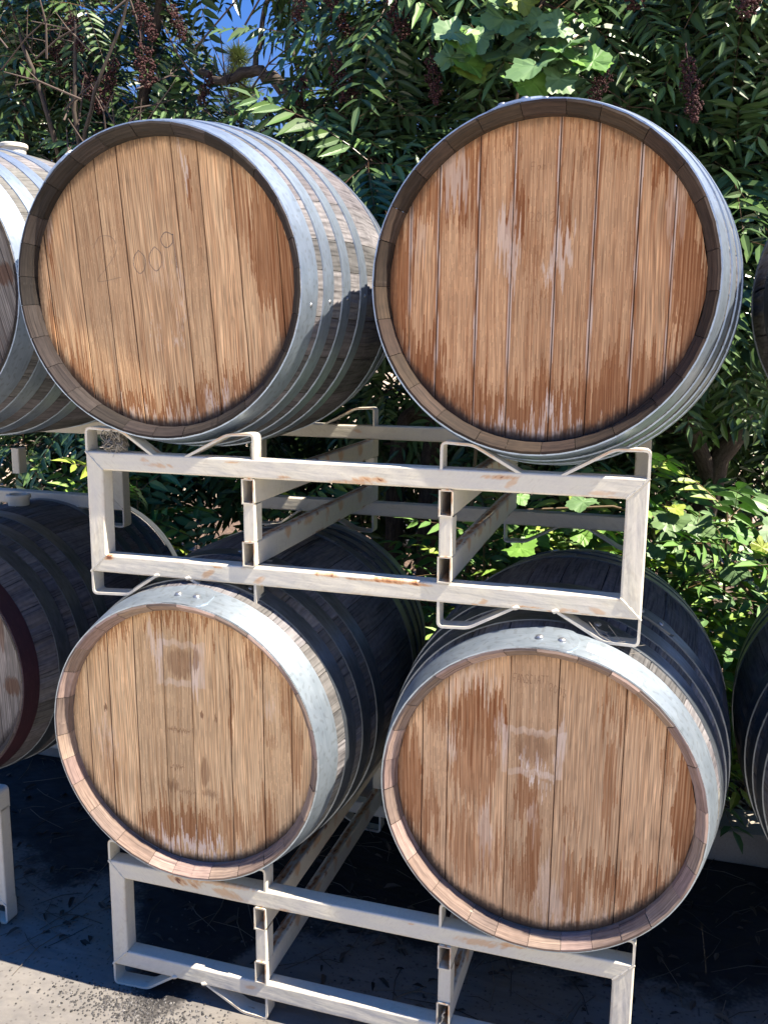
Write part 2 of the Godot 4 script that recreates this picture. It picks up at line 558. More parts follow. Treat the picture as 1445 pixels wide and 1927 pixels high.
# spec: head (Vector3, centre of the front rim), yaw, pitch, wood, chime, hoops [[from, to, zinc]], joints, face material, seam
func barrel(label: String, spec: Dictionary, group := "wine barrels on the racks") -> Node3D:
	var w: float = spec.yaw
	var p: float = spec.pitch
	var back := Vector3(-sin(w), sin(p), -1).normalized()
	var ex := Vector3(cos(w), 0, -sin(w))
	var ey := ex.cross(back).normalized()
	ex = back.cross(ey).normalized()
	var ez := -back
	var b := Basis(ex, ey, ez)
	var head: Vector3 = spec.head
	var t := thing("wine_barrel", label, "barrel", group, Transform3D(b, head - b * Vector3(0, RB, BL / 2.0)))
	rng.seed = spec.seed
	# staves
	var edges := []
	var a := 0.0
	while a < TAU - 0.11:
		edges.append(a)
		a += rng.randf_range(0.19, 0.30)
	var spare: float = TAU / (a if a > TAU - 0.3 else a)
	for k in edges.size():
		edges[k] = edges[k] * spare + spec.turn
	edges.append(TAU + spec.turn)
	var chimes: Array = mats[spec.chime]
	var wood: Array = mats[spec.wood]
	for k in edges.size() - 1:
		var a0: float = edges[k]
		var a1: float = edges[k + 1]
		var g := Geo.new()
		var ce := Geo.new()
		var gap := 0.00045 / R0
		var e := 0.0018 / R0
		var across := [[a0 + gap, -0.0022], [a0 + gap + e, 0.0], [lerpf(a0, a1, 0.5), 0.0], [a1 - gap - e, 0.0], [a1 - gap, -0.0022]]
		var rows := 14
		var u0 := rng.randf()
		for i in rows:
			var s0 := BL * i / rows
			var s1 := BL * (i + 1) / rows
			for j in 4:
				var q0: Array = across[j]
				var q1: Array = across[j + 1]
				g.quad(on_barrel(q0[0], s0, q0[1]), on_barrel(q1[0], s0, q1[1]), on_barrel(q1[0], s1, q1[1]), on_barrel(q0[0], s1, q0[1]),
					barrel_normal(q0[0], s0), barrel_normal(q1[0], s0), barrel_normal(q1[0], s1), barrel_normal(q0[0], s1),
					Vector2(u0 + (q0[0] - a0) * R0 * 2.2, s0 * 1.3), Vector2(u0 + (q1[0] - a0) * R0 * 2.2, s0 * 1.3), Vector2(u0 + (q1[0] - a0) * R0 * 2.2, s1 * 1.3), Vector2(u0 + (q0[0] - a0) * R0 * 2.2, s1 * 1.3))
		# chime: rim, bevel and inner wall, at both ends
		var prof := [[R0 - 0.0, 0.0], [R0 - 0.0045, 0.0 - 0.0008], [R0 - 0.0185, 0.018], [R0 - 0.020, 0.045]]
		var out_n := [Vector2(0.4, 1), Vector2(-0.15, 1), Vector2(-0.74, 0.67), Vector2(-1, 0.05)]
		var jit := rng.randf_range(-0.0008, 0.0012)
		for end in 2:
			for i in 3:
				for j in 2:
					var b0: float = lerpf(a0 + gap, a1 - gap, j / 2.0)
					var b1: float = lerpf(a0 + gap, a1 - gap, (j + 1) / 2.0)
					var pts := []
					var nn := []
					var uu := []
					for c in [[i, b0], [i, b1], [i + 1, b1], [i + 1, b0]]:
						var pr: Array = prof[c[0]]
						var sg := 1.0 if end == 0 else -1.0
						pts.append(Vector3(pr[0] * cos(c[1]), pr[0] * sin(c[1]) + RB, sg * (BL / 2.0 - pr[1] + jit)))
						# one normal per face of the rim, so its arrises stay crisp
						var o2: Vector2 = (Vector2(prof[i + 1][1] - prof[i][1], prof[i][0] - prof[i + 1][0]) * Vector2(-1, 1)).normalized()
						nn.append(Vector3(o2.x * cos(c[1]), o2.x * sin(c[1]), sg * o2.y).normalized())
						uu.append(Vector2(u0 + (R0 - pr[0] + pr[1]) * 3.0, c[1] * R0 * 1.1))
					ce.quad(pts[0], pts[1], pts[2], pts[3], nn[0], nn[1], nn[2], nn[3], uu[0], uu[1], uu[2], uu[3])
		var m := ArrayMesh.new()
		g.into(m, wood[rng.randi() % wood.size()])
		var cset := chimes
		if spec.has("chime_left"):
			var mid := (a0 + a1) / 2.0
			if cos(mid) < -0.25 + 0.2 * rng.randf_range(-1, 1):
				cset = mats[spec.chime_left]
		ce.into(m, cset[rng.randi() % cset.size()])
		part("stave", m, t)
	# hoops, front half and its mirror
	var list: Array = spec.hoops
	for half in 2:
		for h in list.size():
			var z0: float = list[h][0]
			var z1: float = list[h][1]
			if half == 1:
				var sw := BL - z1
				z1 = BL - z0
				z0 = sw
			var g := Geo.new()
			var seg := 112
			var thick := 0.0022
			for i in seg:
				var c0 := TAU * i / seg
				var c1 := TAU * (i + 1) / seg
				var prof := [[z0, -0.001], [z0, thick], [lerpf(z0, z1, 0.5), thick + 0.0004], [z1, thick], [z1, -0.001]]
				for j in 4:
					var q0: Array = prof[j]
					var q1: Array = prof[j + 1]
					var n0 := barrel_normal(c0, z0)
					var n1 := barrel_normal(c1, z0)
					if j == 0:
						n0 = Vector3(0, 0, 1); n1 = n0
					if j == 3:
						n0 = Vector3(0, 0, -1); n1 = n0
					var v0 := [0.0, 0.03, 0.5, 0.97, 1.0][j] as float
					var v1 := [0.0, 0.03, 0.5, 0.97, 1.0][j + 1] as float
					g.quad(on_barrel(c0, q0[0], q0[1]), on_barrel(c1, q0[0], q0[1]), on_barrel(c1, q1[0], q1[1]), on_barrel(c0, q1[0], q1[1]), n0, n1, n1, n0,
						Vector2(c0 * 0.6 + h * 0.3, v0), Vector2(c1 * 0.6 + h * 0.3, v0), Vector2(c1 * 0.6 + h * 0.3, v1), Vector2(c0 * 0.6 + h * 0.3, v1))
			# the lapped end of the band: a tongue with rounded corners over the seam
			var seam: float = spec.seam + (0.0 if h == 0 and half == 0 else rng.randf_range(-0.5, 0.5))
			var lap := 0.30
			for i in 12:
				var f0 := i / 12.0
				var f1 := (i + 1) / 12.0
				var c0 := seam + lap * (0.5 - f0)
				var c1 := seam + lap * (0.5 - f1)
				var in0 := 0.30 * pow(clampf((f0 - 0.72) / 0.28, 0, 1), 3.0)
				var in1 := 0.30 * pow(clampf((f1 - 0.72) / 0.28, 0, 1), 3.0)
				var hgt := lerpf(thick * 1.15, thick * 2.5, ss(0.0, 0.35, f0))
				var hgt1 := lerpf(thick * 1.15, thick * 2.5, ss(0.0, 0.35, f1))
				var a_0 := lerpf(z0, z1, in0)
				var a_1 := lerpf(z0, z1, in1)
				var b_0 := lerpf(z1, z0, in0)
				var b_1 := lerpf(z1, z0, in1)
				var n0 := barrel_normal(c0, z0)
				var n1 := barrel_normal(c1, z0)
				g.quad(on_barrel(c0, a_0, hgt), on_barrel(c1, a_1, hgt1), on_barrel(c1, b_1, hgt1), on_barrel(c0, b_0, hgt), n0, n1, n1, n0,
					Vector2(f0 * .2, .1), Vector2(f1 * .2, .1), Vector2(f1 * .2, .9), Vector2(f0 * .2, .9))
				g.flat(on_barrel(c0, a_0, hgt), on_barrel(c1, a_1, hgt1), on_barrel(c1, a_1, 0), on_barrel(c0, a_0, 0), Vector3(0, 0, 1), Vector2(.1, .1), Vector2(.1, .1), Vector2(.1, .1), Vector2(.1, .1))
				g.flat(on_barrel(c0, b_0, hgt), on_barrel(c1, b_1, hgt1), on_barrel(c1, b_1, 0), on_barrel(c0, b_0, 0), Vector3(0, 0, -1), Vector2(.1, .1), Vector2(.1, .1), Vector2(.1, .1), Vector2(.1, .1))
				if i == 11:
					g.flat(on_barrel(c1, a_1, hgt), on_barrel(c1, b_1, hgt), on_barrel(c1, b_1, 0), on_barrel(c1, a_1, 0), Vector3(sin(c1), -cos(c1), 0))
			var hp := part("hoop", g.mesh(mats["zinc_" + ("dull" if half == 1 and list[h][2] == "purple" else list[h][2])]), t)
			if half == 0:
				for rv in [0.075, -0.055]:
					var c: float = seam + rv
					part("rivet", rivet_mesh(), hp, Transform3D(frame_on(c, lerpf(z0, z1, 0.42)), on_barrel(c, lerpf(z0, z1, 0.42), thick * 2.5)))
				if spec.has("dents"):
					for c in spec.dents:
						part("rivet", rivet_mesh(), hp, Transform3D(frame_on(c + 0.03 * h, lerpf(z0, z1, 0.6)).scaled(Vector3(.6, .6, .6)), on_barrel(c + 0.03 * h, lerpf(z0, z1, 0.6), thick)))
	# planks of the front head
	var rh := R0 - 0.0198
	var js: Array = [-1.0] + spec.joints + [1.0]
	var turn: float = spec.roll
	var rot := Basis(Vector3.BACK, turn)
	var deep := 0.034
	for k in js.size() - 1:
		var x0: float = js[k] * rh + (0.0004 if k > 0 else 0.0)
		var x1: float = js[k + 1] * rh - (0.0004 if k < js.size() - 2 else 0.0)
		var up: float = rng.randf_range(-0.0007, 0.0007)
		if spec.has("proud") and spec.proud.has(k):
			up += spec.proud[k]
		var g := Geo.new()
		var edge := 0.0011
		var cols := [[x0, -0.0012], [x0 + edge, 0.0]]
		for q in range(1, 4):
			cols.append([lerpf(x0 + edge, x1 - edge, q / 4.0), 0.0])
		cols.append([x1 - edge, 0.0])
		cols.append([x1, -0.0012])
		for i in cols.size() - 1:
			var xa: float = cols[i][0]
			var xb: float = cols[i + 1][0]
			var ya := sqrt(maxf(0.0, rh * rh - xa * xa))
			var yb := sqrt(maxf(0.0, rh * rh - xb * xb))
			var za: float = BL / 2.0 - deep + cols[i][1] + up
			var zb: float = BL / 2.0 - deep + cols[i + 1][1] + up
			var no := Vector3(-(zb - za), 0, xb - xa).normalized()
			for r in 4:
				var f0 := -1.0 + r * 0.5
				var f1 := f0 + 0.5
				var P := [Vector3(xa, ya * f0, za), Vector3(xb, yb * f0, zb), Vector3(xb, yb * f1, zb), Vector3(xa, ya * f1, za)]
				var U := []
				for pp in 4:
					U.append(Vector2(P[pp].x / rh * 0.5 + 0.5, 0.5 - P[pp].y / rh * 0.5))
					P[pp] = rot * P[pp] + Vector3(0, RB, 0)
				g.quad(P[0], P[1], P[2], P[3], rot * no, rot * no, rot * no, rot * no, U[0], U[1], U[2], U[3])
		# the plank's two long sides
		for sd in 2:
			var xs: float = x0 if sd == 0 else x1
			var ys := sqrt(maxf(0.0, rh * rh - xs * xs))
			if ys > 0.01:
				var zz: float = BL / 2.0 - deep - 0.0016 + up
				var o := Vector3(-1 if sd == 0 else 1, 0, 0)
				g.flat(rot * Vector3(xs, -ys, zz) + Vector3(0, RB, 0), rot * Vector3(xs, ys, zz) + Vector3(0, RB, 0), rot * Vector3(xs, ys, zz - 0.015) + Vector3(0, RB, 0), rot * Vector3(xs, -ys, zz - 0.015) + Vector3(0, RB, 0), rot * o, Vector2(.5 + xs / rh * .5, .9), Vector2(.5 + xs / rh * .5, .1), Vector2(.5 + xs / rh * .5, .1), Vector2(.5 + xs / rh * .5, .9))
		part("head_plank", g.mesh(spec.face), t)
	# back head: one disc
	var bk := Geo.new()
	for i in 40:
		var c0 := TAU * i / 40
		var c1 := TAU * (i + 1) / 40
		var z := -(BL / 2.0 - deep)
		bk.tri(Vector3(0, RB, z), Vector3(rh * cos(c0), RB + rh * sin(c0), z), Vector3(rh * cos(c1), RB + rh * sin(c1), z), Vector3(0, 0, -1), Vector3(0, 0, -1), Vector3(0, 0, -1), Vector2(.5, .5), Vector2(.5 + .5 * cos(c0), .5 + .5 * sin(c0)), Vector2(.5 + .5 * cos(c1), .5 + .5 * sin(c1)))
	part("back_head", bk.mesh(mats.old[2]), t)
	return t

func frame_on(a: float, s: float) -> Basis:
	var n := barrel_normal(a, s)
	var x := Vector3(-sin(a), cos(a), 0)
	return Basis(x, n, x.cross(n))

var _rivet: ArrayMesh
func rivet_mesh() -> ArrayMesh:
	if _rivet:
		return _rivet
	var g := Geo.new()
	var ring := [[0.0072, 0.0], [0.0066, 0.0016], [0.0045, 0.0030], [0.0001, 0.0036]]
	for i in 3:
		for k in 10:
			var a0 := TAU * k / 10
			var a1 := TAU * (k + 1) / 10
			var r0: float = ring[i][0]
			var r1: float = ring[i + 1][0]
			var f := func(r: float, a: float, y: float): return Vector3(r * cos(a), y, r * sin(a))
			var nn := func(a: float, q: int): return Vector3(cos(a), [0.25, 0.7, 1.6, 40.0][q], sin(a)).normalized()
			g.quad(f.call(r0, a0, ring[i][1]), f.call(r0, a1, ring[i][1]), f.call(r1, a1, ring[i + 1][1]), f.call(r1, a0, ring[i + 1][1]), nn.call(a0, i), nn.call(a1, i), nn.call(a1, i + 1), nn.call(a0, i + 1))
	_rivet = g.mesh(mats.rivet)
	return _rivet

# ------------------------------------------------------------------ racks
# rounded section p 0..w along py, q 0..h along qz, from d0(p) to d1(p) along dir; v runs front (+q), under (-p), back, top
func rail(g: Geo, o: Vector3, dir: Vector3, py: Vector3, qz: Vector3, w: float, h: float, s0: float, k0: float, s1: float, k1: float, ulen: float):
	var r := 0.0045
	var pts := []   # [p, q, np, nq, v]
	var corner := [[w - r, h - r, 45, 0], [r, h - r, 135, 1], [r, r, 225, 2], [w - r, r, 315, 3]]
	# start at front-top, going down the front face: corners in order top-front, bottom-front, bottom-back, top-back
	for c in 4:
		for k in 3:
			var ang := deg_to_rad([0.0, 45.0, 90.0][k] + 90.0 * c)
			# angle 0 = +p (up), 90 = +q (front)
			var np := cos(ang)
			var nq := sin(ang)
			pts.append([corner[c][0] + r * np, corner[c][1] + r * nq, np, nq, (c - 0.03 + 0.03 * k) / 4.0])
	for i in pts.size():
		var A: Array = pts[i]
		var B: Array = pts[(i + 1) % pts.size()]
		var va: float = A[4]
		var vb: float = B[4] if i < pts.size() - 1 else 1.0 - 0.0075
		var Pa0: Vector3 = o + py * A[0] + qz * A[1] + dir * (s0 + k0 * A[0])
		var Pa1: Vector3 = o + py * A[0] + qz * A[1] + dir * (s1 + k1 * A[0])
		var Pb0: Vector3 = o + py * B[0] + qz * B[1] + dir * (s0 + k0 * B[0])
		var Pb1: Vector3 = o + py * B[0] + qz * B[1] + dir * (s1 + k1 * B[0])
		var na: Vector3 = py * A[2] + qz * A[3]
		var nb: Vector3 = py * B[2] + qz * B[3]
		var ua0: float = (s0 + k0 * A[0]) / ulen
		var ua1: float = (s1 + k1 * A[0]) / ulen
		g.quad(Pa0, Pa1, Pb1, Pb0, na, na, nb, nb, Vector2(ua0, va), Vector2(ua1, va), Vector2(ua1, vb), Vector2(ua0, vb))

# a flat bar bent along pts (x, y), width from z0 to z1
func strap(pts: Array, z0: float, z1: float, thick: float) -> Geo:
	var g := Geo.new()
	# round the bends
	var path := []
	for i in pts.size():
		if i == 0 or i == pts.size() - 1:
			path.append(pts[i])
			continue
		var p: Vector2 = pts[i]
		var a: Vector2 = (pts[i - 1] - p).normalized()
		var b: Vector2 = (pts[i + 1] - p).normalized()
		var rr := 0.010
		for k in 5:
			var t := k / 4.0
			var q0 := p + a * rr
			var q1 := p + b * rr
			path.append(q0.lerp(p, t).lerp(p.lerp(q1, t), t))
	var nrm := []
	var run := [0.0]
	for i in path.size():
		var t: Vector2 = (path[mini(i + 1, path.size() - 1)] - path[maxi(i - 1, 0)]).normalized()
		nrm.append(Vector2(-t.y, t.x))
		if i:
			run.append(run[-1] + path[i].distance_to(path[i - 1]))
	var h := thick / 2.0
	for i in path.size() - 1:
		var a: Vector2 = path[i]
		var b: Vector2 = path[i + 1]
		var na: Vector2 = nrm[i]
		var nb: Vector2 = nrm[i + 1]
		var f := func(p: Vector2, n: Vector2, s: float, z: float): return Vector3(p.x + n.x * s, p.y + n.y * s, z)
		var u0: float = run[i] * 3.0
		var u1: float = run[i + 1] * 3.0
		for s in [-1.0, 1.0]:
			var n0 := Vector3(na.x * s, na.y * s, 0)
			var n1 := Vector3(nb.x * s, nb.y * s, 0)
			g.quad(f.call(a, na, s * h, z0), f.call(b, nb, s * h, z0), f.call(b, nb, s * h, z1), f.call(a, na, s * h, z1), n0, n1, n1, n0, Vector2(u0, .3), Vector2(u1, .3), Vector2(u1, .7), Vector2(u0, .7))
			var zz: float = z1 if s > 0 else z0
			g.flat(f.call(a, na, -h, zz), f.call(b, nb, -h, zz), f.call(b, nb, h, zz), f.call(a, na, h, zz), Vector3(0, 0, s), Vector2(u0, .02), Vector2(u1, .02), Vector2(u1, .12), Vector2(u0, .12))
	return g

func rack(label: String, xf: Transform3D, top_m: Material, bottom_m: Material, back_m: Material = null, forks := true, depth := RD, group := "barrel racks") -> Node3D:
	var t := thing("barrel_rack", label, "rack", group, xf)
	# origin at the ground-level front left; the frame is built from its lowest point up
	var y0 := RH + RS      # top of the upper rail
	var X := Vector3.RIGHT
	var Y := Vector3.UP
	var Z := Vector3.BACK
	for f in 2:
		var z := -RT if f == 0 else -depth
		var rear: Material = back_m if back_m else mats.rail_plain as Material
		var plain: Material = top_m if top_m == back_m else mats.rail_plain as Material
		var tm := top_m if f == 0 else rear
		var bm := bottom_m if f == 0 else rear
		var g := Geo.new()
		rail(g, Vector3(0, y0 - RT, z), X, Y, Z, RT, RT, RT, -1.0, RW - RT, 1.0, RW)
		part("top_rail", g.mesh(tm), t)
		g = Geo.new()
		rail(g, Vector3(0, y0 - RH, z), X, Y, Z, RT, RT, 0.0, 1.0, RW, -1.0, RW)
		part("bottom_rail", g.mesh(bm), t)
		for s in 2:
			g = Geo.new()
			if s == 0:
				rail(g, Vector3(RT, y0, z), -Y, -X, Z, RT, RT, RT, -1.0, RH - RT, 1.0, RW)
			else:
				rail(g, Vector3(RW - RT, y0, z), -Y, X, Z, RT, RT, RT, -1.0, RH - RT, 1.0, RW)
			part("upright", g.mesh(plain if f == 0 else rear), t)
		# weld beads along the mitres, on the front face
		for c in [[0.0, y0, 1, -1], [RW, y0, -1, -1], [0.0, y0 - RH, 1, 1], [RW, y0 - RH, -1, 1]]:
			g = Geo.new()
			var pp := []
			var rr := []
			for k in 9:
				var q := k / 8.0 * RT
				pp.append(Vector3(c[0] + c[2] * q, c[1] + c[3] * q, z + RT - 0.0005))
				rr.append(0.0024 + 0.0010 * sin(k * 2.3 + c[0] * 5.0))
			g.tube(pp, rr, 6)
			part("weld_bead", g.mesh(mats.saddle_clean if back_m == null else back_m), t)
		# short plates between the two fork tubes
		for px in [PA, PB]:
			g = Geo.new()
			rail(g, Vector3(px, y0 - RH + RT + 0.0505, z + 0.001), Y, X, Z, PW, RT - 0.002, 0.0, 0.0, RH - 2.0 * RT - 0.101, 0.0, RW)
			part("post", g.mesh(plain if f == 0 else rear), t)
		# saddles: bent flat bars above and below
		var zz0 := z + 0.001
		var zz1 := z + RT - 0.001
		var ups := [[[0.0025, -0.002], [0.0025, RS], [0.083, RS - 0.004], [0.152, -0.001]], [[0.222, -0.001], [0.312, RS - 0.003], [PA + PW - 0.0025, RS], [PA + PW - 0.0025, -0.002]],
			[[PB + 0.0025, -0.002], [PB + 0.0025, RS], [0.790, RS - 0.003], [0.876, -0.001]], [[0.946, -0.001], [1.033, RS - 0.001], [RW - 0.0025, RS], [RW - 0.0025, -0.002]]]
		for u in ups.size():
			var pts := []
			var low := []
			for q in ups[u]:
				pts.append(Vector2(q[0], y0 + q[1] - 0.0025))
				low.append(Vector2(q[0], y0 - RH - q[1] + 0.0025))
			# a blob of weld where the bar's end meets the rail
			var e: Vector2 = low[3] if u % 2 == 0 else low[0]
			var ge := Geo.new()
			ge.tube([Vector3(e.x - .006, e.y, zz1), Vector3(e.x - .002, e.y - .001, zz1 + .001), Vector3(e.x + .003, e.y + .001, zz1 + .001), Vector3(e.x + .007, e.y, zz1)], [.0015, .0042, .0045, .0016], 7)
			part("weld_bead", ge.mesh(mats.saddle_clean if back_m == null else back_m), t)
			part("saddle", strap(pts, zz0, zz1, 0.005).mesh(mats.saddle if back_m == null else back_m), t)
			part("foot", strap(low, zz0, zz1, 0.005).mesh((mats.saddle_clean if u != 1 else mats.saddle) if back_m == null else back_m), t)
	# fork tubes: hollow, open at both ends, front to back
	for px in [PA, PB] if forks else []:
		for py in [y0 - RT - 0.0502, y0 - RH + RT + 0.0002]:
			var g := Geo.new()
			var hgt := 0.05
			var len_ := depth + 0.006
			# outside
			rail(g, Vector3(px, py, 0.0035), -Z, Y, X, hgt, PW, 0.0, 0.0, len_, 0.0, len_)
			var wl := 0.0028
			var a := Vector3(px + wl, py + wl, 0.0035)
			var b := Vector3(px + PW - wl, py + hgt - wl, 0.0035)
			var dz := Vector3(0, 0, -len_)
			g.flat(a, Vector3(b.x, a.y, a.z), Vector3(b.x, a.y, a.z) + dz, a + dz, Y, Vector2(0, .8), Vector2(0, .9), Vector2(1, .9), Vector2(1, .8))
			g.flat(Vector3(a.x, b.y, a.z), b, b + dz, Vector3(a.x, b.y, a.z) + dz, -Y, Vector2(0, .8), Vector2(0, .9), Vector2(1, .9), Vector2(1, .8))
			g.flat(a, Vector3(a.x, b.y, a.z), Vector3(a.x, b.y, a.z) + dz, a + dz, X, Vector2(0, .1), Vector2(0, .2), Vector2(1, .2), Vector2(1, .1))
			g.flat(Vector3(b.x, a.y, a.z), b, b + dz, Vector3(b.x, a.y, a.z) + dz, -X, Vector2(0, .1), Vector2(0, .2), Vector2(1, .2), Vector2(1, .1))
			# the cut ends, front and back
			for e in 2:
				var ze := 0.0035 - len_ * e
				var o := Vector3(px, py, ze)
				var outer := [o, o + Vector3(PW, 0, 0), o + Vector3(PW, hgt, 0), o + Vector3(0, hgt, 0)]
				var inner := [o + Vector3(wl, wl, 0), o + Vector3(PW - wl, wl, 0), o + Vector3(PW - wl, hgt - wl, 0), o + Vector3(wl, hgt - wl, 0)]
				for k in 4:
					g.flat(outer[k], outer[(k + 1) % 4], inner[(k + 1) % 4], inner[k], Vector3(0, 0, 1 - 2 * e), Vector2(.1 * k, .76), Vector2(.1 * k + .05, .76), Vector2(.1 * k + .05, .79), Vector2(.1 * k, .79))
			part("fork_tube", g.mesh(mats.rusty), t)
	return t

# ------------------------------------------------------------------ plants
func leaflet(g: Geo, p: Vector3, dir: Vector3, up: Vector3, L: float, W: float, col: Color, fold := 0.22, curl := 0.18):
	var side := dir.cross(up).normalized()
	up = side.cross(dir).normalized()
	var st := [[0.0, 0.0], [0.28, 0.86], [0.62, 0.78], [1.0, 0.0]]
	var mid := []
	var le := []
	var ri := []
	for s in st:
		var q: Vector3 = p + dir * L * s[0] - up * curl * L * s[0] * s[0]
		mid.append(q)
		le.append(q + side * W * 0.5 * s[1] + up * fold * W * s[1])
		ri.append(q - side * W * 0.5 * s[1] + up * fold * W * s[1])
	var nl := (up - side * fold * 1.6).normalized()
	var nr := (up + side * fold * 1.6).normalized()
	var cm := Color(col.r * 1.25 + 0.01, col.g * 1.2 + 0.012, col.b * 1.25 + 0.008)
	for k in 3:
		if k > 0:
			g.tri(mid[k], le[k], mid[k + 1], nl, nl, nl, Vector2(), Vector2(), Vector2(), cm, col, cm)
			g.tri(mid[k], ri[k], mid[k + 1], nr, nr, nr, Vector2(), Vector2(), Vector2(), cm, col, cm)
		if k < 2:
			g.tri(le[k], le[k + 1], mid[k + 1] if k == 0 else mid[k + 1], nl, nl, nl, Vector2(), Vector2(), Vector2(), col, col, cm)
			g.tri(ri[k], ri[k + 1], mid[k + 1] if k == 0 else mid[k + 1], nr, nr, nr, Vector2(), Vector2(), Vector2(), col, col, cm)

# a pinnate leaf along +z, upper side +y
func frond(sd: int, pairs: int, L: float, ll: float, lw: float, droop: float, col: Color, stalk: Color, m: Material) -> ArrayMesh:
	var r := RandomNumberGenerator.new()
	r.seed = sd
	var g := Geo.new()
	var pts := []
	var rad := []
	for k in 6:
		var f := k / 5.0
		pts.append(Vector3(0.01 * sin(f * 3.0 + sd), -droop * L * f * f, L * f))
		rad.append(lerpf(0.0016, 0.0006, f))
	g.tube(pts, rad, 3, stalk, false)
	var lean_ := r.randf_range(-0.4, 0.0)
	for k in pairs:
		var f := 0.18 + 0.78 * k / (pairs - 0.999)
		var p := Vector3(0.01 * sin(f * 3.0 + sd), -droop * L * f * f, L * f)
		var size := ll * (0.72 + 0.5 * sin(PI * (0.15 + 0.75 * f))) * r.randf_range(0.85, 1.1)
		for s in [-1.0, 1.0]:
			var dir := Vector3(s * r.randf_range(0.85, 1.0), lean_ + r.randf_range(-0.22, 0.12), r.randf_range(0.42, 0.66) - droop * 0.2).normalized()
			var up := Vector3(s * r.randf_range(-0.3, 0.25), 1, r.randf_range(-0.35, 0.35)).normalized()
			var v := r.randf_range(0.75, 1.3)
			leaflet(g, p, dir, up, size, lw * size / ll, Color(col.r * v, col.g * v, col.b * v * r.randf_range(0.8, 1.2)), r.randf_range(0.1, 0.35), r.randf_range(0.02, 0.3))
	leaflet(g, pts[5], Vector3(0, -droop, 1).normalized(), Vector3.UP, ll, lw, col)
	return g.mesh(m)

# a lobed vine leaf, stalk end at the origin, blade along +z
func vine_leaf(sd: int, size: float, col: Color, m: Material) -> ArrayMesh:
	var r := RandomNumberGenerator.new()
	r.seed = sd
	var g := Geo.new()
	var c := Vector3(0, 0, size * 0.42)
	var rim := []
	var n := 42
	for k in n:
		var a := TAU * k / n
		var lobe := 0.84 + 0.12 * cos(5.0 * a) - 0.16 * exp(-pow(angle_difference(a, PI) / 0.35, 2.0)) * 2.0
		lobe *= 1.0 + (0.05 if k % 2 == 0 else -0.04) + r.randf_range(-0.03, 0.03)
		var d := Vector3(sin(a), 0, cos(a)) * size * 0.5 * lobe
		d.y = 0.10 * size * sin(2.0 * a + sd) * r.randf_range(0.5, 1.2) - 0.05 * size * cos(a) * absf(cos(a))
		rim.append(c + d)
	for k in n:
		var a: Vector3 = rim[k]
		var b: Vector3 = rim[(k + 1) % n]
		var ma := c.lerp(a, 0.55) + Vector3(0, 0.025 * size * cos(5.0 * TAU * k / n), 0)
		var mb := c.lerp(b, 0.55) + Vector3(0, 0.025 * size * cos(5.0 * TAU * (k + 1) / n), 0)
		var v := r.randf_range(0.92, 1.08)
		var ca := Color(col.r * v, col.g * v, col.b * v)
		var cc := Color(col.r * 1.25, col.g * 1.2, col.b * 1.3)
		var n1 := (ma - c).cross(mb - c).normalized()
		if n1.y < 0: n1 = -n1
		n1 = (n1 + Vector3(0, 0.9, 0)).normalized()
		g.tri(c, ma, mb, n1, n1, n1, Vector2(), Vector2(), Vector2(), cc, ca, ca)
		var n2 := (a - ma).cross(b - ma).normalized()
		if n2.y < 0: n2 = -n2
		n2 = (n2 + Vector3(0, 0.9, 0)).normalized()
		g.quad(ma, a, b, mb, n2, n2, n2, n2, Vector2(), Vector2(), Vector2(), Vector2(), ca)
	g.tube([Vector3.ZERO - Vector3(0, size * 0.25, size * 0.25), Vector3.ZERO, c * 0.9], [0.0014, 0.0013, 0.0008], 3, Color(0.16, 0.12, 0.05), false)
	return g.mesh(m)

# a sumac fruit head: a tapered spike of small furry drupes, hanging along -y
func fruit(sd: int, L: float, W: float, col: Color) -> ArrayMesh:
	var r := RandomNumberGenerator.new()
	r.seed = sd
	var g := Geo.new()
	g.tube([Vector3(0, 0.04, 0), Vector3(0, -L * 0.9, 0.004)], [0.0022, 0.0014], 4, Color(0.06, 0.03, 0.025), false)
	var n := int(300 * L / 0.16)
	for k in n:
		var f := pow(r.randf(), 0.85)
		var rad := W * 0.5 * (0.35 + 0.65 * sin(PI * (0.12 + 0.80 * f))) * sqrt(r.randf_range(0.25, 1.0)) * (1.0 + 0.35 * sin(f * 19.0 + sd))
		var a := r.randf() * TAU
		var p := Vector3(rad * cos(a), -L * f, rad * sin(a))
		var s := r.randf_range(0.0032, 0.0056)
		var v := r.randf_range(0.5, 1.5)
		var cl := Color(col.r * v, col.g * v, col.b * v)
		var P := [p + Vector3(s, 0, 0), p + Vector3(0, 0, s), p - Vector3(s, 0, 0), p - Vector3(0, 0, s)]
		for q in 4:
			for e in [s * 0.9, -s * 1.1]:
				var top := p + Vector3(0, e, 0)
				g.tri(P[q], P[(q + 1) % 4], top, (P[q] - p).normalized(), (P[(q + 1) % 4] - p).normalized(), (top - p).normalized(), Vector2(), Vector2(), Vector2(), cl, cl, cl)
	return g.mesh(mats.tinted)

var fronds := []
var fruits := []
func seen(p: Vector3) -> bool:
	var c := get_node("camera") as Camera3D
	var q := c.global_transform.affine_inverse() * p
	if q.z > -0.1:
		return false
	var k := tan(deg_to_rad(c.fov / 2.0))
	return absf(q.y / q.z) < k * 1.03 and absf(q.x / q.z) < k * 0.79

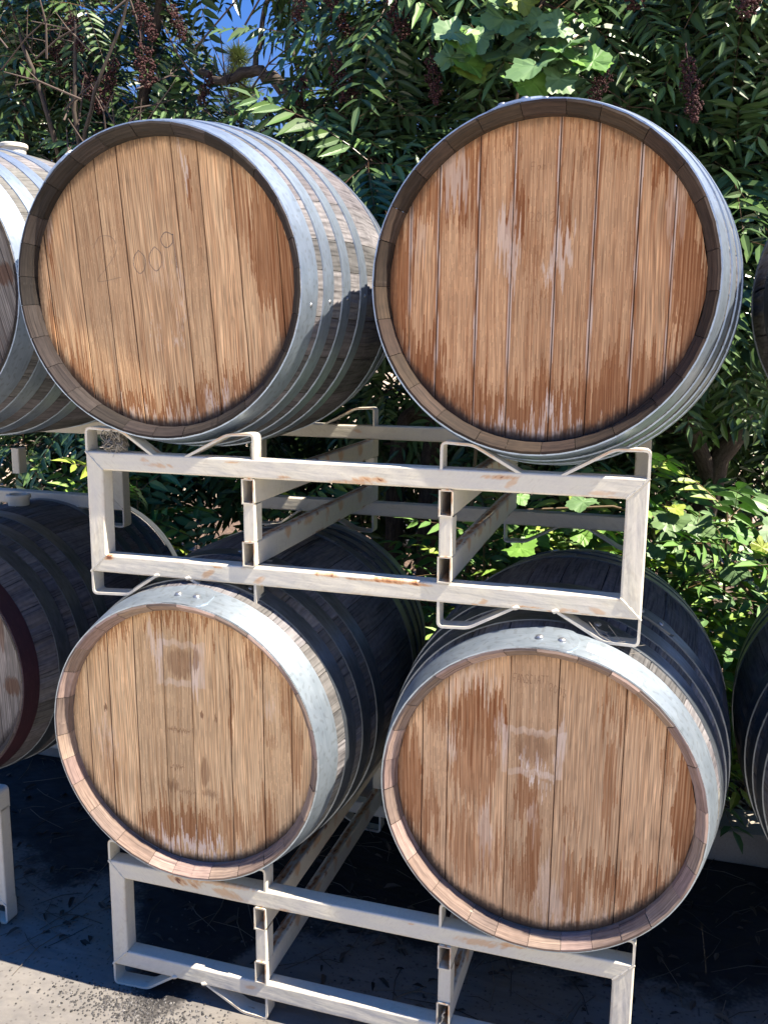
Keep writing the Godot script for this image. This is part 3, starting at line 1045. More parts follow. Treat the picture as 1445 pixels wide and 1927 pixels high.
# the open window in the crown through which the sky shows: a slot with its own place and direction
func in_gap(p: Vector3) -> bool:
	for gp in [[Vector3(-0.50, 2.58, -2.0), 0.25, 0.26], [Vector3(-0.62, 2.52, -2.0), 0.20, 0.18], [Vector3(-0.43, 2.43, -2.0), 0.20, 0.24], [Vector3(-1.02, 2.49, -2.0), 0.14, 0.13]]:
		var c: Vector3 = gp[0]
		var axis: Vector3 = (c - EYE)
		var t := (p - EYE).dot(axis) / axis.length_squared()
		var d := (p - EYE) / maxf(t, 0.01) - axis
		var ex: float = Vector2(d.x, d.z).length() / gp[1]
		var ey: float = d.y / gp[2]
		if ex * ex + ey * ey < 1.0:
			return true
	return false

# a sumac: trunks and limbs as given, twigs to every tuft of leaves inside the crown's lumps
func sumac(called: String, label: String, sd: int, limbs: Array, lumps: Array, limit: int, fruit_at: Array, group: String, bare := []) -> Node3D:
	rng.seed = sd
	var t := thing(called, label, "shrub", group)
	var nodes := []
	for l in limbs.size():
		var pts: Array = limbs[l][0]
		var fine := []
		var rad := []
		for i in pts.size() - 1:
			for k in 5:
				var f := k / 5.0
				var p0: Vector3 = pts[maxi(i - 1, 0)]
				var p3: Vector3 = pts[mini(i + 2, pts.size() - 1)]
				fine.append((pts[i] as Vector3).cubic_interpolate(pts[i + 1], p0, p3, f) + Vector3(rng.randf_range(-.008, .008), rng.randf_range(-.008, .008), rng.randf_range(-.008, .008)))
		fine.append(pts[-1])
		for i in fine.size():
			rad.append(lerpf(limbs[l][1], limbs[l][2], float(i) / (fine.size() - 1)) * rng.randf_range(0.92, 1.08))
		var g := Geo.new()
		g.tube(fine, rad, 8)
		part("trunk" if l == 0 else "branch", g.mesh(mats.bark), t)
		for i in fine.size():
			nodes.append(fine[i])
	var tips := []
	for L in lumps:
		var c: Vector3 = L[0]
		var r: Vector3 = L[1]
		for k in int(L[2]):
			var d := Vector3(rng.randfn(), rng.randfn(), rng.randfn()).normalized() * pow(rng.randf(), 0.4)
			var p := c + d * r
			if in_gap(p) and rng.randf() > 0.06:
				continue
			tips.append([p, d, L[3] if L.size() > 3 else 1.0])
	var tw := Geo.new()
	var all := []
	for tp in tips:
		var p: Vector3 = tp[0]
		var best: Vector3 = nodes[0]
		var bd := 1e9
		for q in nodes:
			var e: float = p.distance_to(q) + (0.5 * maxf(0.0, q.y - p.y + 0.05))
			if e < bd:
				bd = e
				best = q
		var mid := best.lerp(p, 0.55) + Vector3(rng.randf_range(-.05, .05), -0.05 * bd + rng.randf_range(-.04, .02), rng.randf_range(-.05, .05))
		if not in_gap(mid):
			tw.tube([best, mid, p], [clampf(0.004 + bd * 0.004, 0.003, 0.009), 0.0042, 0.0026], 4, Color.WHITE, false)
		if bd > 0.12:
			nodes.append(mid)
			nodes.append(p)
		var grow: Vector3 = (tp[1] * 0.7 + Vector3(0.1, 0.45, 0.35)).normalized()
		var a0 := rng.randf() * TAU
		var nf: int = rng.randi_range(5, 7)
		for k in nf:
			var a := a0 + k * 2.39996
			var b1 := grow.cross(Vector3(0.3, 0.2, 1)).normalized()
			var b2 := grow.cross(b1)
			var el := lerpf(-0.25, 0.75, float(k) / nf)
			var dir := (b1 * cos(a) + b2 * sin(a) + grow * el + Vector3(0, -0.15, 0)).normalized()
			var up := (Vector3.UP * 0.8 + grow * 0.6 + Vector3(rng.randf_range(-.35, .35), 0, rng.randf_range(-.35, .35))).normalized()
			var x := up.cross(dir).normalized()
			up = dir.cross(x)
			var sc: float = rng.randf_range(0.7, 1.15) * tp[2]
			all.append([Transform3D(Basis(x * sc, up * sc, dir * sc), p + grow * 0.012 * k), 0.0, rng.randi() % 6])
	for b in bare:
		var p: Vector3 = b[0]
		for k in int(b[2]):
			var q: Vector3 = p + Vector3(rng.randf_range(-1, 1), rng.randf_range(-1, 1), rng.randf_range(-.6, .6)) * float(b[1])
			var d := Vector3(rng.randf_range(-.6, .9), rng.randf_range(.1, .9), rng.randf_range(-.4, .3)).normalized() * rng.randf_range(.15, .38)
			var m1: Vector3 = q + d * 0.5 + Vector3(rng.randf_range(-.03, .03), rng.randf_range(-.03, .03), 0)
			tw.tube([q, m1, q + d], [0.0042, 0.0034, 0.0018], 4, Color.WHITE, false)
			for e in 2:
				tw.tube([m1, m1 + d.rotated(Vector3.BACK, rng.randf_range(.4, .9) * (1 if e else -1)) * 0.3], [0.0026, 0.0012], 3, Color.WHITE, false)
	part("twigs", tw.mesh(mats.twig), t).set_meta("kind", "stuff")
	var vis := []
	var rest := []
	for f in all:
		var c: Vector3 = f[0].origin + f[0].basis.z * 0.11
		f[1] = c.distance_to(EYE)
		(vis if seen(c) else rest).append(f)
	vis.sort_custom(func(p, q): return p[1] < q[1])
	for i in vis.size():
		if i < limit:
			part("leaf", fronds[vis[i][2]], t, vis[i][0])
		else:
			rest.append(vis[i])
	var xs := []
	var cs := []
	for f in rest:
		xs.append(f[0])
		var v := rng.randf_range(0.7, 1.25)
		cs.append(Color(v, v, v * 0.95))
	if xs.size():
		many("foliage", fronds[sd % 3], xs, cs, t)
	for k in fruit_at.size():
		var q: Array = fruit_at[k]
		var tl := rng.randf_range(-0.5, 0.5)
		part("fruit_head", fruits[k % fruits.size()], t, Transform3D(Basis(Vector3(0, 0, 1), tl).rotated(Vector3.RIGHT, rng.randf_range(-.5, .5)).scaled(Vector3.ONE * q[1]), q[0]))
	return t

# ------------------------------------------------------------------ the scene
func _ready():
	rng.seed = 7
	# camera
	var cam := Camera3D.new()
	cam.name = "camera"
	cam.transform = Transform3D(Basis(Vector3(0.95958, 0.01086, -0.28124), Vector3(-0.06113, 0.98344, -0.17061), Vector3(0.27473, 0.1809, 0.94435)).orthonormalized(), EYE)
	cam.fov = 58.62
	cam.near = 0.05
	cam.far = 400.0
	add_child(cam)
	# sky
	var sky := ProceduralSkyMaterial.new()
	sky.sky_top_color = Color(0.11, 0.50, 0.95)
	sky.sky_horizon_color = Color(0.80, 0.86, 0.90)
	sky.sky_curve = 0.12
	sky.sky_energy_multiplier = 0.56
	sky.ground_bottom_color = Color(0.36, 0.33, 0.29)
	sky.ground_horizon_color = Color(0.52, 0.55, 0.56)
	sky.sun_angle_max = 2.0
	var env := Environment.new()
	env.background_mode = Environment.BG_SKY
	env.sky = Sky.new()
	env.sky.sky_material = sky
	env.tonemap_mode = Environment.TONE_MAPPER_LINEAR
	env.tonemap_exposure = 3.6
	env.sdfgi_enabled = true
	env.ssao_enabled = true
	env.ssil_enabled = true
	var we := WorldEnvironment.new()
	we.name = "environment"
	we.environment = env
	add_child(we)
	# sun: high from the right, barely in front of the barrel heads, so that it rakes them
	var sun := DirectionalLight3D.new()
	sun.name = "sun"
	sun.light_energy = 1.35
	sun.light_color = Color(1.0, 0.955, 0.89)
	sun.light_angular_distance = 0.5
	sun.shadow_enabled = true
	add_child(sun)
	sun.look_at_from_position(Vector3.ZERO, -Vector3(0.585, 0.805, 0.066), Vector3.UP)

	make_materials()
	setting()
	racks_and_barrels()
	small_things()
	more_small_things()
	hedge()
	understorey()
	litter()

func setting():
	# wide ground, then the concrete pad under the racks, the kerb, the bed behind it
	var concrete := func(i, j):
		var x: float = -1.3 + 4.2 * i / 1280.0
		var z: float = -0.98 + 1.5 * j / 448.0
		var a := noise_c.get_noise_2d(x * 3.1, z * 3.1)
		var b := noise_a.get_noise_2d(x * 17.0, z * 17.0)
		var f := noise_b.get_noise_2d(i * 0.45, j * 0.45)
		var t := 1.0 + 0.09 * a + 0.035 * b + 0.025 * f
		var c := Color(0.435 * t, 0.42 * t, 0.40 * t)
		# tan patches
		c = c.lerp(Color(0.46, 0.415, 0.34), 0.45 * ss(0.0, 0.5, noise_c.get_noise_2d(x * 2.6 + 9.0, z * 2.6)))
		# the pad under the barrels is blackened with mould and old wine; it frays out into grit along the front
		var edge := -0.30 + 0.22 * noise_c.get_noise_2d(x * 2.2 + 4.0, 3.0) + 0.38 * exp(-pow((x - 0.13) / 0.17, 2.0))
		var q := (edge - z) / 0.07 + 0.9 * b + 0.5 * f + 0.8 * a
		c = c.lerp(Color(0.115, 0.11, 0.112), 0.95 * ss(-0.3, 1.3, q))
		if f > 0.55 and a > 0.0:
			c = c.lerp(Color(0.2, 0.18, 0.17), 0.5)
		return c
	var pm := mat(Color.WHITE, 0.9)
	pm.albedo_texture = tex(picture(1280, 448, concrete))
	pm.normal_enabled = true
	pm.normal_texture = bumps(21, 0.05, 512, 512, 5.0)
	pm.normal_scale = 0.3
	var g := Geo.new()
	var Y := Vector3.UP
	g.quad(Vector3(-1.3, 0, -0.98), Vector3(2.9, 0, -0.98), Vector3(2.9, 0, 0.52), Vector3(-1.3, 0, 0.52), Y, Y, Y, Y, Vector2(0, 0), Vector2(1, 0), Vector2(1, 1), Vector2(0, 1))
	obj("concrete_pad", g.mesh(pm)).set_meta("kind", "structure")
	var gm := mat(Color(0.78, 0.755, 0.70), 0.9)
	g = Geo.new()
	g.quad(Vector3(-150, -0.004, -0.9), Vector3(150, -0.004, -0.9), Vector3(150, -0.004, 150), Vector3(-150, -0.004, 150), Y, Y, Y, Y)
	gm.albedo_texture = tex(picture(256, 256, func(i, j):
		var a := noise_c.get_noise_2d(i * 0.02, j * 0.02)
		var f := noise_b.get_noise_2d(i * 0.4, j * 0.4)
		var t := 0.92 + 0.10 * a + 0.05 * f
		return Color(t, t, t)))
	gm.uv1_triplanar = true
	gm.uv1_world_triplanar = true
	gm.uv1_scale = Vector3(0.5, 0.5, 0.5)
	obj("yard", g.mesh(gm)).set_meta("kind", "structure")
	# kerb
	var km := mat(Color(0.66, 0.63, 0.58), 0.85)
	km.albedo_texture = gm.albedo_texture
	km.uv1_triplanar = true
	km.uv1_world_triplanar = true
	km.uv1_scale = Vector3(2, 2, 2)
	g = Geo.new()
	rail(g, Vector3(-8, 0.0, -1.03), Vector3.RIGHT, Vector3.UP, Vector3.BACK, 0.095, 0.14, 0.0, 0.0, 18.0, 0.0, 1.0)
	obj("kerb", g.mesh(km)).set_meta("kind", "structure")
	# bed of soil and litter under the hedge, pale dry ground beyond
	var soil := mat(Color.WHITE, 0.95)
	soil.albedo_texture = tex(picture(384, 384, func(i, j):
		var a := noise_c.get_noise_2d(i * 0.03, j * 0.03)
		var b := noise_a.get_noise_2d(i * 0.14, j * 0.14)
		var f := noise_b.get_noise_2d(i * 0.5, j * 0.5)
		return Color(0.25, 0.20, 0.16).lerp(Color(0.55, 0.45, 0.36), clampf(0.4 + 0.6 * b + 0.5 * f + 0.3 * a, 0, 1))))
	soil.uv1_triplanar = true
	soil.uv1_world_triplanar = true
	soil.uv1_scale = Vector3(0.8, 0.8, 0.8)
	g = Geo.new()
	var nx := 48
	var nz := 20
	var hh := func(x: float, z: float): return 0.075 + 0.03 * noise_c.get_noise_2d(x * 1.3, z * 1.3) + 0.02 * ss(-1.1, -2.0, z)
	for i in nx:
		for k in nz:
			var x0 := -8.0 + 18.0 * i / nx
			var x1 := -8.0 + 18.0 * (i + 1) / nx
			var z0 := -1.0 - 4.4 * k / nz
			var z1 := -1.0 - 4.4 * (k + 1) / nz
			g.flat(Vector3(x0, hh.call(x0, z0), z0), Vector3(x1, hh.call(x1, z0), z0), Vector3(x1, hh.call(x1, z1), z1), Vector3(x0, hh.call(x0, z1), z1), Y)
	obj("soil_bed", g.mesh(soil)).set_meta("kind", "structure")
	var dry := mat(Color.WHITE, 0.95)
	dry.albedo_texture = tex(picture(384, 384, func(i, j):
		var a := noise_c.get_noise_2d(i * 0.02, j * 0.02)
		var b := noise_a.get_noise_2d(i * 0.15, j * 0.15)
		var f := noise_b.get_noise_2d(i * 0.5, j * 0.5)
		return Color(0.50, 0.43, 0.34).lerp(Color(0.80, 0.74, 0.65), clampf(0.55 + 0.6 * b + 0.35 * f + 0.4 * a, 0, 1))))
	dry.uv1_triplanar = true
	dry.uv1_world_triplanar = true
	dry.uv1_scale = Vector3(0.35, 0.35, 0.35)
	g = Geo.new()
	g.quad(Vector3(-150, 0.05, -1.0), Vector3(150, 0.05, -1.0), Vector3(150, 0.05, -200), Vector3(-150, 0.05, -200), Y, Y, Y, Y)
	obj("dry_ground", g.mesh(dry)).set_meta("kind", "structure")

func head_material(im: Image) -> StandardMaterial3D:
	var m := mat(Color.WHITE, 0.72, 0.0, 0.35)
	m.albedo_texture = tex(im)
	var b := Image.new()
	b.copy_from(im)
	b.convert(Image.FORMAT_RGB8)
	b.bump_map_to_normal_map(1.6)
	m.normal_enabled = true
	m.normal_texture = tex(b)
	m.normal_scale = 0.3
	return m

func racks_and_barrels():
	var y_top := UP0
	var low := y_top - 0.8802
	rack("cream steel rack under the two upper barrels, rust on its lower rail", Transform3D(Basis(), Vector3(0, y_top - RH - RS, 0)), mats.rail_top, mats.rail_bottom)
	rack("cream steel rack standing on the concrete under the two lower barrels", Transform3D(Basis(Vector3.UP, -0.0162), Vector3(0.0271, low - RH - RS, 0.0283)), mats.rail_low, mats.rail_plain)
	rack("cream steel rack at the left edge, under the barrel with the grey head", Transform3D(Basis(Vector3.UP, 0.01), Vector3(-0.333 - RW, low - RH - RS, -0.065)), mats.rail_plain, mats.rail_plain, mats.rail_plain, false)
	rack("rack at the left edge between the two barrels with white bungs", Transform3D(Basis(Vector3.UP, 0.0), Vector3(-0.312 - RW, y_top - RH - RS, -0.06)), mats.rail_plain, mats.rail_plain, mats.rail_plain, false, 0.60)
	rack("rack at the right edge, under the shaded dark lower barrel", Transform3D(Basis(), Vector3(1.48, low - RH - RS, -0.02)), mats.rail_plain, mats.rail_plain)
	rack("rack at the right edge, under the upper barrel cut off by the frame", Transform3D(Basis(), Vector3(1.48, y_top - RH - RS, -0.02)), mats.rail_plain, mats.rail_plain)

	var oak := Color(0.825, 0.68, 0.515)
	var oak_d := Color(0.665, 0.50, 0.355)
	var ja := [-.90, -.64, -.43, -.25, .17, .36, .60, .89]
	var ia := head_picture(4, ja, oak, oak_d,
		[[.82, .25, .13, .55, .85], [.95, .0, .12, .6, .9], [.62, .5, .08, .25, .45], [0, -.86, .75, .09, .85], [.5, -.80, .35, .10, .8], [-.72, -.62, .10, .18, .7], [-.9, -.3, .05, .3, .6], [.27, .74, .02, .12, .7], [-.86, .3, .03, .12, .4]],
		[[.25, .86, .03, .10, .7], [.35, -.88, .12, .07, .75], [-.1, -.97, .5, .05, .5], [.0, .06, .14, .03, .28], [-.09, -.32, .05, .02, .5], [.09, -.30, .05, .03, .5], [.14, .03, .03, .05, .45], [.14, -.14, .03, .03, .4], [-.85, .45, .03, .10, .4]], [], 0.0, 0.85, 0.5)
	ink(ia, "2", 138, 178, 78, 92, Color(0.25, 0.24, 0.27), 0.20, 1.2)
	ink(ia, "0", 226, 214, 40, 46, Color(0.25, 0.24, 0.27), 0.34, 1.3)
	ink(ia, "0", 262, 210, 42, 48, Color(0.25, 0.24, 0.27), 0.34, 1.3)
	ink(ia, "9", 290, 184, 44, 72, Color(0.2, 0.2, 0.24), 0.42, 1.3)
	var jb := [-.86, -.67, -.41, -.19, .09, .32, .58, .79]
	var ib := head_picture(9, jb, Color(0.81, 0.64, 0.475), Color(0.655, 0.47, 0.325),
		[[-.95, .05, .12, .5, .9], [-.76, .55, .09, .2, .7], [-.54, .66, .15, .22, .8], [-.75, -.55, .16, .2, .95], [0, -.80, .9, .16, .85], [.62, -.62, .3, .18, .7], [.86, .2, .07, .45, .85], [.95, -.2, .12, .4, .9], [.75, .72, .12, .12, .8], [-.17, .40, .06, .16, .9], [.14, .42, .05, .12, .7], [.0, -.07, .12, .02, .5], [-.05, .22, .08, .12, .4], [-.40, .88, .25, .06, .6], [.35, .88, .2, .06, .6]],
		[[-.58, .72, .10, .17, .6], [-.24, .28, .07, .13, .6], [-.17, .12, .05, .09, .6], [.13, .19, .085, .13, .6], [.06, .08, .05, .06, .6], [0, -.95, .45, .06, .75], [-.2, -.90, .05, .10, .6], [.12, -.88, .1, .07, .6], [.8, .55, .06, .25, .35], [-.8, .25, .05, .1, .3]], [], 1.0, 0.85, 0.35)
	ink(ib, "Family", 263, 76, 60, 14, Color(0.3, 0.18, 0.12), 0.28, 0.9, -0.05)
	ink(ib, "2012", 262, 162, 52, 17, Color(0.3, 0.2, 0.16), 0.28, 0.9)
	var jc := [-.85, -.66, -.43, -.19, .04, .35, .61, .83]
	var ic := head_picture(14, jc, Color(0.83, 0.70, 0.54), Color(0.70, 0.55, 0.395),
		[[0, .95, .55, .06, .8], [-.62, .78, .14, .10, .6], [.62, .72, .14, .12, .55], [.03, -.76, .22, .16, .8], [-.25, -.74, .18, .13, .75], [.33, -.62, .16, .16, .5], [.60, -.60, .10, .25, .5], [-.70, -.30, .07, .20, .3], [.80, .35, .04, .3, .4], [.36, .3, .015, .35, .5], [.86, .0, .05, .3, .5], [.66, .05, .08, .03, .4]],
		[[-.04, .58, .20, .18, .48, 1], [-.24, .70, .08, .10, .55], [.07, .52, .05, .12, .6], [0, -.92, .35, .06, .8], [-.3, -.88, .1, .05, .5], [.3, -.93, .2, .05, .6], [-.72, -.05, .10, .05, .35], [-.68, -.2, .12, .03, .3], [.67, .3, .08, .05, .3]],
		[[-.05, .58, .115, .13, .28], [.09, .62, .03, .10, .35], [-.08, .05, .11, .012, .35], [.13, -.25, .035, .13, .28], [.16, -.42, .07, .03, .25], [-.15, -.40, .05, .045, .28], [-.05, -.44, .12, .010, .2], [.11, .2, .015, .03, .5], [.23, .19, .015, .03, .4], [-.7, .15, .02, .03, .5], [-.1, -.25, .06, .01, .4]], 0.0, 0.75, 0.1)
	var jd := [-.82, -.64, -.22, .10, .53, .79]
	var id := head_picture(21, jd, Color(0.80, 0.66, 0.515), Color(0.665, 0.515, 0.38),
		[[-.45, .45, .18, .20, .9], [-.28, .46, .05, .16, .9], [-.45, .10, .17, .25, .55], [-.72, .52, .10, .10, .6], [-.92, .0, .10, .4, .8], [-.80, -.25, .10, .25, .6], [-.42, -.45, .22, .25, .5], [-.10, -.05, .07, .15, .7], [-.03, -.35, .06, .35, .75], [-.12, -.62, .07, .15, .6], [.45, -.55, .26, .12, .7], [.25, -.68, .08, .14, .7], [.70, -.50, .16, .12, .55], [.92, .05, .07, .45, .85], [.80, .42, .05, .16, .5], [.45, .15, .05, .3, .5], [.22, -.14, .05, .05, .4], [.55, .70, .2, .08, .5]],
		[[-.05, .30, .22, .18, .48, 1], [-.02, .17, .13, .04, .85], [-.27, .35, .05, .09, .5], [.13, .35, .05, .09, .5], [-.35, -.30, .06, .22, .45], [-.62, .3, .04, .12, .4], [.10, -.70, .10, .2, .4], [-.5, .72, .2, .10, .4], [-.05, -.18, .05, .09, .4], [.3, -.9, .3, .05, .4]],
		[[-.05, .33, .12, .12, .22]], 0.0, 1.0, 0.2)
	ink(id, "FANSCIATT", 230, 46, 68, 17, Color(0.2, 0.11, 0.08), 0.38, 0.9, -0.05)
	ink(id, "2003", 298, 56, 34, 16, Color(0.2, 0.11, 0.08), 0.3, 0.9, 0.35)
	var ig := head_picture(33, [-.7, -.45, -.15, .15, .42, .7], Color(0.50, 0.475, 0.445), Color(0.33, 0.305, 0.285),
		[[.5, 0, .2, .5, .22], [0, -.7, .6, .2, .25]], [[.72, .25, .12, .4, .25]], [[.86, -.15, .10, .09, .55], [.80, .35, .03, .2, .4]], 0.0, 0.9, 0.2)
	var fa := head_material(ia)
	var fb := head_material(ib)
	var fc := head_material(ic)
	var fd := head_material(id)
	var fg := head_material(ig)
	var up_h := [[0.0015, .056, "bright"], [.080, .118, "bright"], [.158, .195, "bright"], [.250, .290, "bright"]]
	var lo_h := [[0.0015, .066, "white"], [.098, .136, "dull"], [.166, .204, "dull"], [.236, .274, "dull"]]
	var H := func(x: float, y: float, z: float): return Vector3(x, y + UP0, z)
	barrel("upper left barrel, its pale oak head marked 2009 in pencil", {"head": H.call(.1774, .3235, .0152), "yaw": .042, "pitch": .0136, "wood": "weather", "chime": "grey", "hoops": up_h, "joints": ja, "face": fa, "roll": 0.075, "seed": 101, "turn": 0.1, "seam": 2.3, "dents": [-0.12]})
	barrel("upper right barrel, its head streaked with dark stains beside pale joints", {"head": H.call(.8915, .3235, .0053), "yaw": -.035, "pitch": -.0177, "wood": "weather", "chime": "brown", "hoops": up_h, "joints": jb, "face": fb, "roll": 0.0, "seed": 102, "turn": 0.17, "seam": 1.75})
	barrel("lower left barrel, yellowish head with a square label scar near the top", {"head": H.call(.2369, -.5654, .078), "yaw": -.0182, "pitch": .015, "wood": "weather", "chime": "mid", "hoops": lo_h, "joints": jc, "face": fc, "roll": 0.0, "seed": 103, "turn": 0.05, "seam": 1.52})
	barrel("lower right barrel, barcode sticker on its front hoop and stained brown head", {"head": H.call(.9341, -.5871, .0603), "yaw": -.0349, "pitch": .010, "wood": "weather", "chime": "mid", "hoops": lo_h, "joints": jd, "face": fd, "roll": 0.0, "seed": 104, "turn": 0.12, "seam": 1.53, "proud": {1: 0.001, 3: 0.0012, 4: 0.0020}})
	barrel("weathered upper barrel cut off by the left edge, white bung on top", {"head": H.call(-.45, .3235, -.03), "yaw": 0.0, "pitch": 0.0, "wood": "weather", "chime": "grey", "hoops": up_h, "joints": ja, "face": fg, "roll": 0.3, "seed": 105, "turn": 0.1, "seam": 2.0})
	barrel("dark lower barrel at the left edge with grey head and purple front hoop", {"head": H.call(-.567, -.5654, -.115), "yaw": 0.0, "pitch": 0.0, "wood": "weather", "chime": "old", "hoops": [[0.0015, .045, "purple"], [.105, .145, "dull"], [.180, .218, "dull"], [.262, .300, "dull"]], "joints": [-.7, -.45, -.15, .15, .42, .7], "face": fg, "roll": 0.05, "seed": 106, "turn": 0.0, "seam": 2.0})
	barrel("shaded upper barrel cut off by the right edge", {"head": H.call(1.612, .3235, 0.0), "yaw": 0.0, "pitch": 0.0, "wood": "weather", "chime": "old", "hoops": lo_h, "joints": ja, "face": fg, "roll": 0.1, "seed": 107, "turn": 0.02, "seam": 1.0})
	barrel("shaded dark lower barrel cut off by the right edge", {"head": H.call(1.645, -.5804, -.05), "yaw": 0.0, "pitch": 0.0, "wood": "weather", "chime": "old", "hoops": lo_h, "joints": jb, "face": fg, "roll": 0.1, "seed": 108, "turn": 0.07, "seam": 1.0})

func small_things():
	# silicone bungs
	var bm := mat(Color(0.80, 0.78, 0.72), 0.6)
	for q in [[Vector3(-.45, UP0 + .3235 + RB, -.03 - BL / 2), "cream bung on top of the weathered upper barrel at the left edge"], [Vector3(-.567, UP0 - .5654 + RB, -.115 - BL / 2), "white bung on top of the dark lower barrel at the left edge"]]:
		var g := Geo.new()
		var prof := [[0.026, -0.02], [0.029, 0.018], [0.0335, 0.019], [0.0335, 0.026], [0.031, 0.0285], [0.023, 0.0285], [0.021, 0.022], [0.0001, 0.021]]
		for i in prof.size() - 1:
			for k in 24:
				var a0 := TAU * k / 24
				var a1 := TAU * (k + 1) / 24
				var f := func(p: Array, a: float): return Vector3(p[0] * cos(a), p[1], p[0] * sin(a))
				var o2 := Vector2(prof[i + 1][1] - prof[i][1], prof[i][0] - prof[i + 1][0]).normalized()
				var n0 := Vector3(o2.x * cos(a0), o2.y, o2.x * sin(a0))
				var n1 := Vector3(o2.x * cos(a1), o2.y, o2.x * sin(a1))
				g.quad(f.call(prof[i], a0), f.call(prof[i], a1), f.call(prof[i + 1], a1), f.call(prof[i + 1], a0), n0, n1, n1, n0)
		var o := obj("bung", g.mesh(bm), null, Transform3D(Basis(), q[0]))
		tag(o, q[1], "bung", "barrel bungs")

func more_small_things():
	# sticker with bars on the front hoop of the lower right barrel
	var im := Image.create(160, 48, false, Image.FORMAT_RGB8)
	im.fill(Color(0.90, 0.91, 0.91))
	rng.seed = 5
	var x := 36
	while x < 126:
		var w := rng.randi_range(1, 4)
		im.fill_rect(Rect2i(x, 8, w, 20), Color(0.22, 0.23, 0.24))
		x += w + rng.randi_range(2, 5)
	for k in 9:
		im.fill_rect(Rect2i(44 + k * 8, 34, 4, 4), Color(0.55, 0.56, 0.57))
	var sm := mat(Color.WHITE, 0.55)
	sm.albedo_texture = tex(im)
	var lr := find_barrel("barcode")
	var g := Geo.new()
	for i in 8:
		var a0 := 1.33 - 0.19 * i / 8.0
		var a1 := 1.33 - 0.19 * (i + 1) / 8.0
		var n0 := barrel_normal(a0, 0.03)
		var n1 := barrel_normal(a1, 0.03)
		g.quad(on_barrel(a0, 0.020, 0.0031), on_barrel(a1, 0.020, 0.0031), on_barrel(a1, 0.046, 0.0031), on_barrel(a0, 0.046, 0.0031), n0, n1, n1, n0, Vector2(i / 8.0, 1), Vector2((i + 1) / 8.0, 1), Vector2((i + 1) / 8.0, 0), Vector2(i / 8.0, 0))
	part("barcode_sticker", g.mesh(sm), lr)
	# wad of frayed netting caught under the upper left barrel
	var wm := mat(Color(0.58, 0.55, 0.50), 0.95)
	g = Geo.new()
	rng.seed = 77
	for k in 60:
		var c := Vector3(rng.randf_range(-.016, .018), rng.randf_range(-.012, .012), rng.randf_range(-.012, .012))
		var pts := []
		var rr := []
		var d1 := Vector3(rng.randfn(), rng.randfn(), rng.randfn()).normalized()
		var d2 := d1.cross(Vector3(rng.randfn(), rng.randfn(), rng.randfn())).normalized()
		var r1 := rng.randf_range(0.006, 0.016)
		var r2 := rng.randf_range(0.004, 0.014)
		var st := rng.randf() * TAU
		for i in 10:
			var a := st + i * 0.55
			pts.append(c + d1 * r1 * cos(a) + d2 * r2 * sin(a) + Vector3(0, -0.008 * rng.randf(), 0))
			rr.append(0.0011)
		g.tube(pts, rr, 3)
	for k in 14:
		var a := Vector3(rng.randf_range(-.018, .018), rng.randf_range(-.015, .0), rng.randf_range(.0, .014))
		g.tube([a, a + Vector3(rng.randf_range(-.006, .006), -.012, .002), a + Vector3(rng.randf_range(-.010, .010), -.024, .0)], [0.0006, 0.0005, 0.0003], 3)
	var o := obj("netting_wad", g.mesh(wm), null, Transform3D(Basis(), Vector3(0.062, UP0 + 0.026, -0.012)))
	tag(o, "grey frayed wad of netting stuck under the upper left barrel", "netting")
	# strands of the same netting hanging from the right hand saddle
	g = Geo.new()
	for k in 9:
		var p := Vector3(rng.randf_range(-.05, .03), rng.randf_range(.0, .035), rng.randf_range(-.02, .02))
		g.tube([p, p + Vector3(.02, -.022, .004), p + Vector3(.045, -.035, .0), p + Vector3(.065, -.03, .0)], [0.0005, 0.0005, 0.0005, 0.0004], 3)
	o = obj("netting_strands", g.mesh(wm), null, Transform3D(Basis(), Vector3(1.03, UP0 - RH - 0.045, -0.02)))
	tag(o, "pale netting strands snagged above the barcode sticker", "netting")
	# bright clip in the mouth of the lower rack's right fork tube
	var low := UP0 - 0.8802
	g = strap([Vector2(-.006, -.014), Vector2(.004, -.004), Vector2(-.004, .006), Vector2(.005, .014)], -0.008, 0.004, 0.0015)
	o = obj("metal_clip", g.mesh(mat(Color(0.75, 0.76, 0.78), 0.2, 0.9)), null, Transform3D(Basis(), Vector3(0.0271 + PB + PW / 2, low - RH + RT + 0.022, 0.045)))
	tag(o, "small shiny bent metal clip in a fork tube of the lower rack", "clip")
	# dark boulder far behind, under the hedge
	g = Geo.new()
	var nA := 20
	var nB := 12
	var f := func(i: int, k: int):
		var a := TAU * i / nA
		var b := -PI / 2 + PI * k / nB
		var d := Vector3(cos(a) * cos(b), sin(b), sin(a) * cos(b))
		return d * Vector3(.24, .12, .18) * (1.0 + 0.35 * noise_c.get_noise_3d(d.x * 1.2, d.y * 1.2, d.z * 1.2))
	for i in nA:
		for k in nB:
			var P := [f.call(i, k), f.call(i + 1, k), f.call(i + 1, k + 1), f.call(i, k + 1)]
			g.quad(P[0], P[1], P[2], P[3], P[0].normalized(), P[1].normalized(), P[2].normalized(), P[3].normalized())
	var bm := mat(Color(0.25, 0.26, 0.28), 0.9)
	bm.normal_enabled = true
	bm.normal_texture = bumps(31, 0.04, 256, 256, 8.0)
	bm.uv1_triplanar = true
	bm.uv1_scale = Vector3(4, 4, 4)
	o = obj("boulder", g.mesh(bm), null, Transform3D(Basis(), Vector3(-.40, .16, -4.05)))
	tag(o, "dark grey boulder lying in the shade behind the racks", "boulder")

func find_barrel(word: String) -> Node3D:
	for c in get_children():
		if c.has_meta("label") and word in str(c.get_meta("label")) and str(c.name).begins_with("wine_barrel"):
			return c
	return null

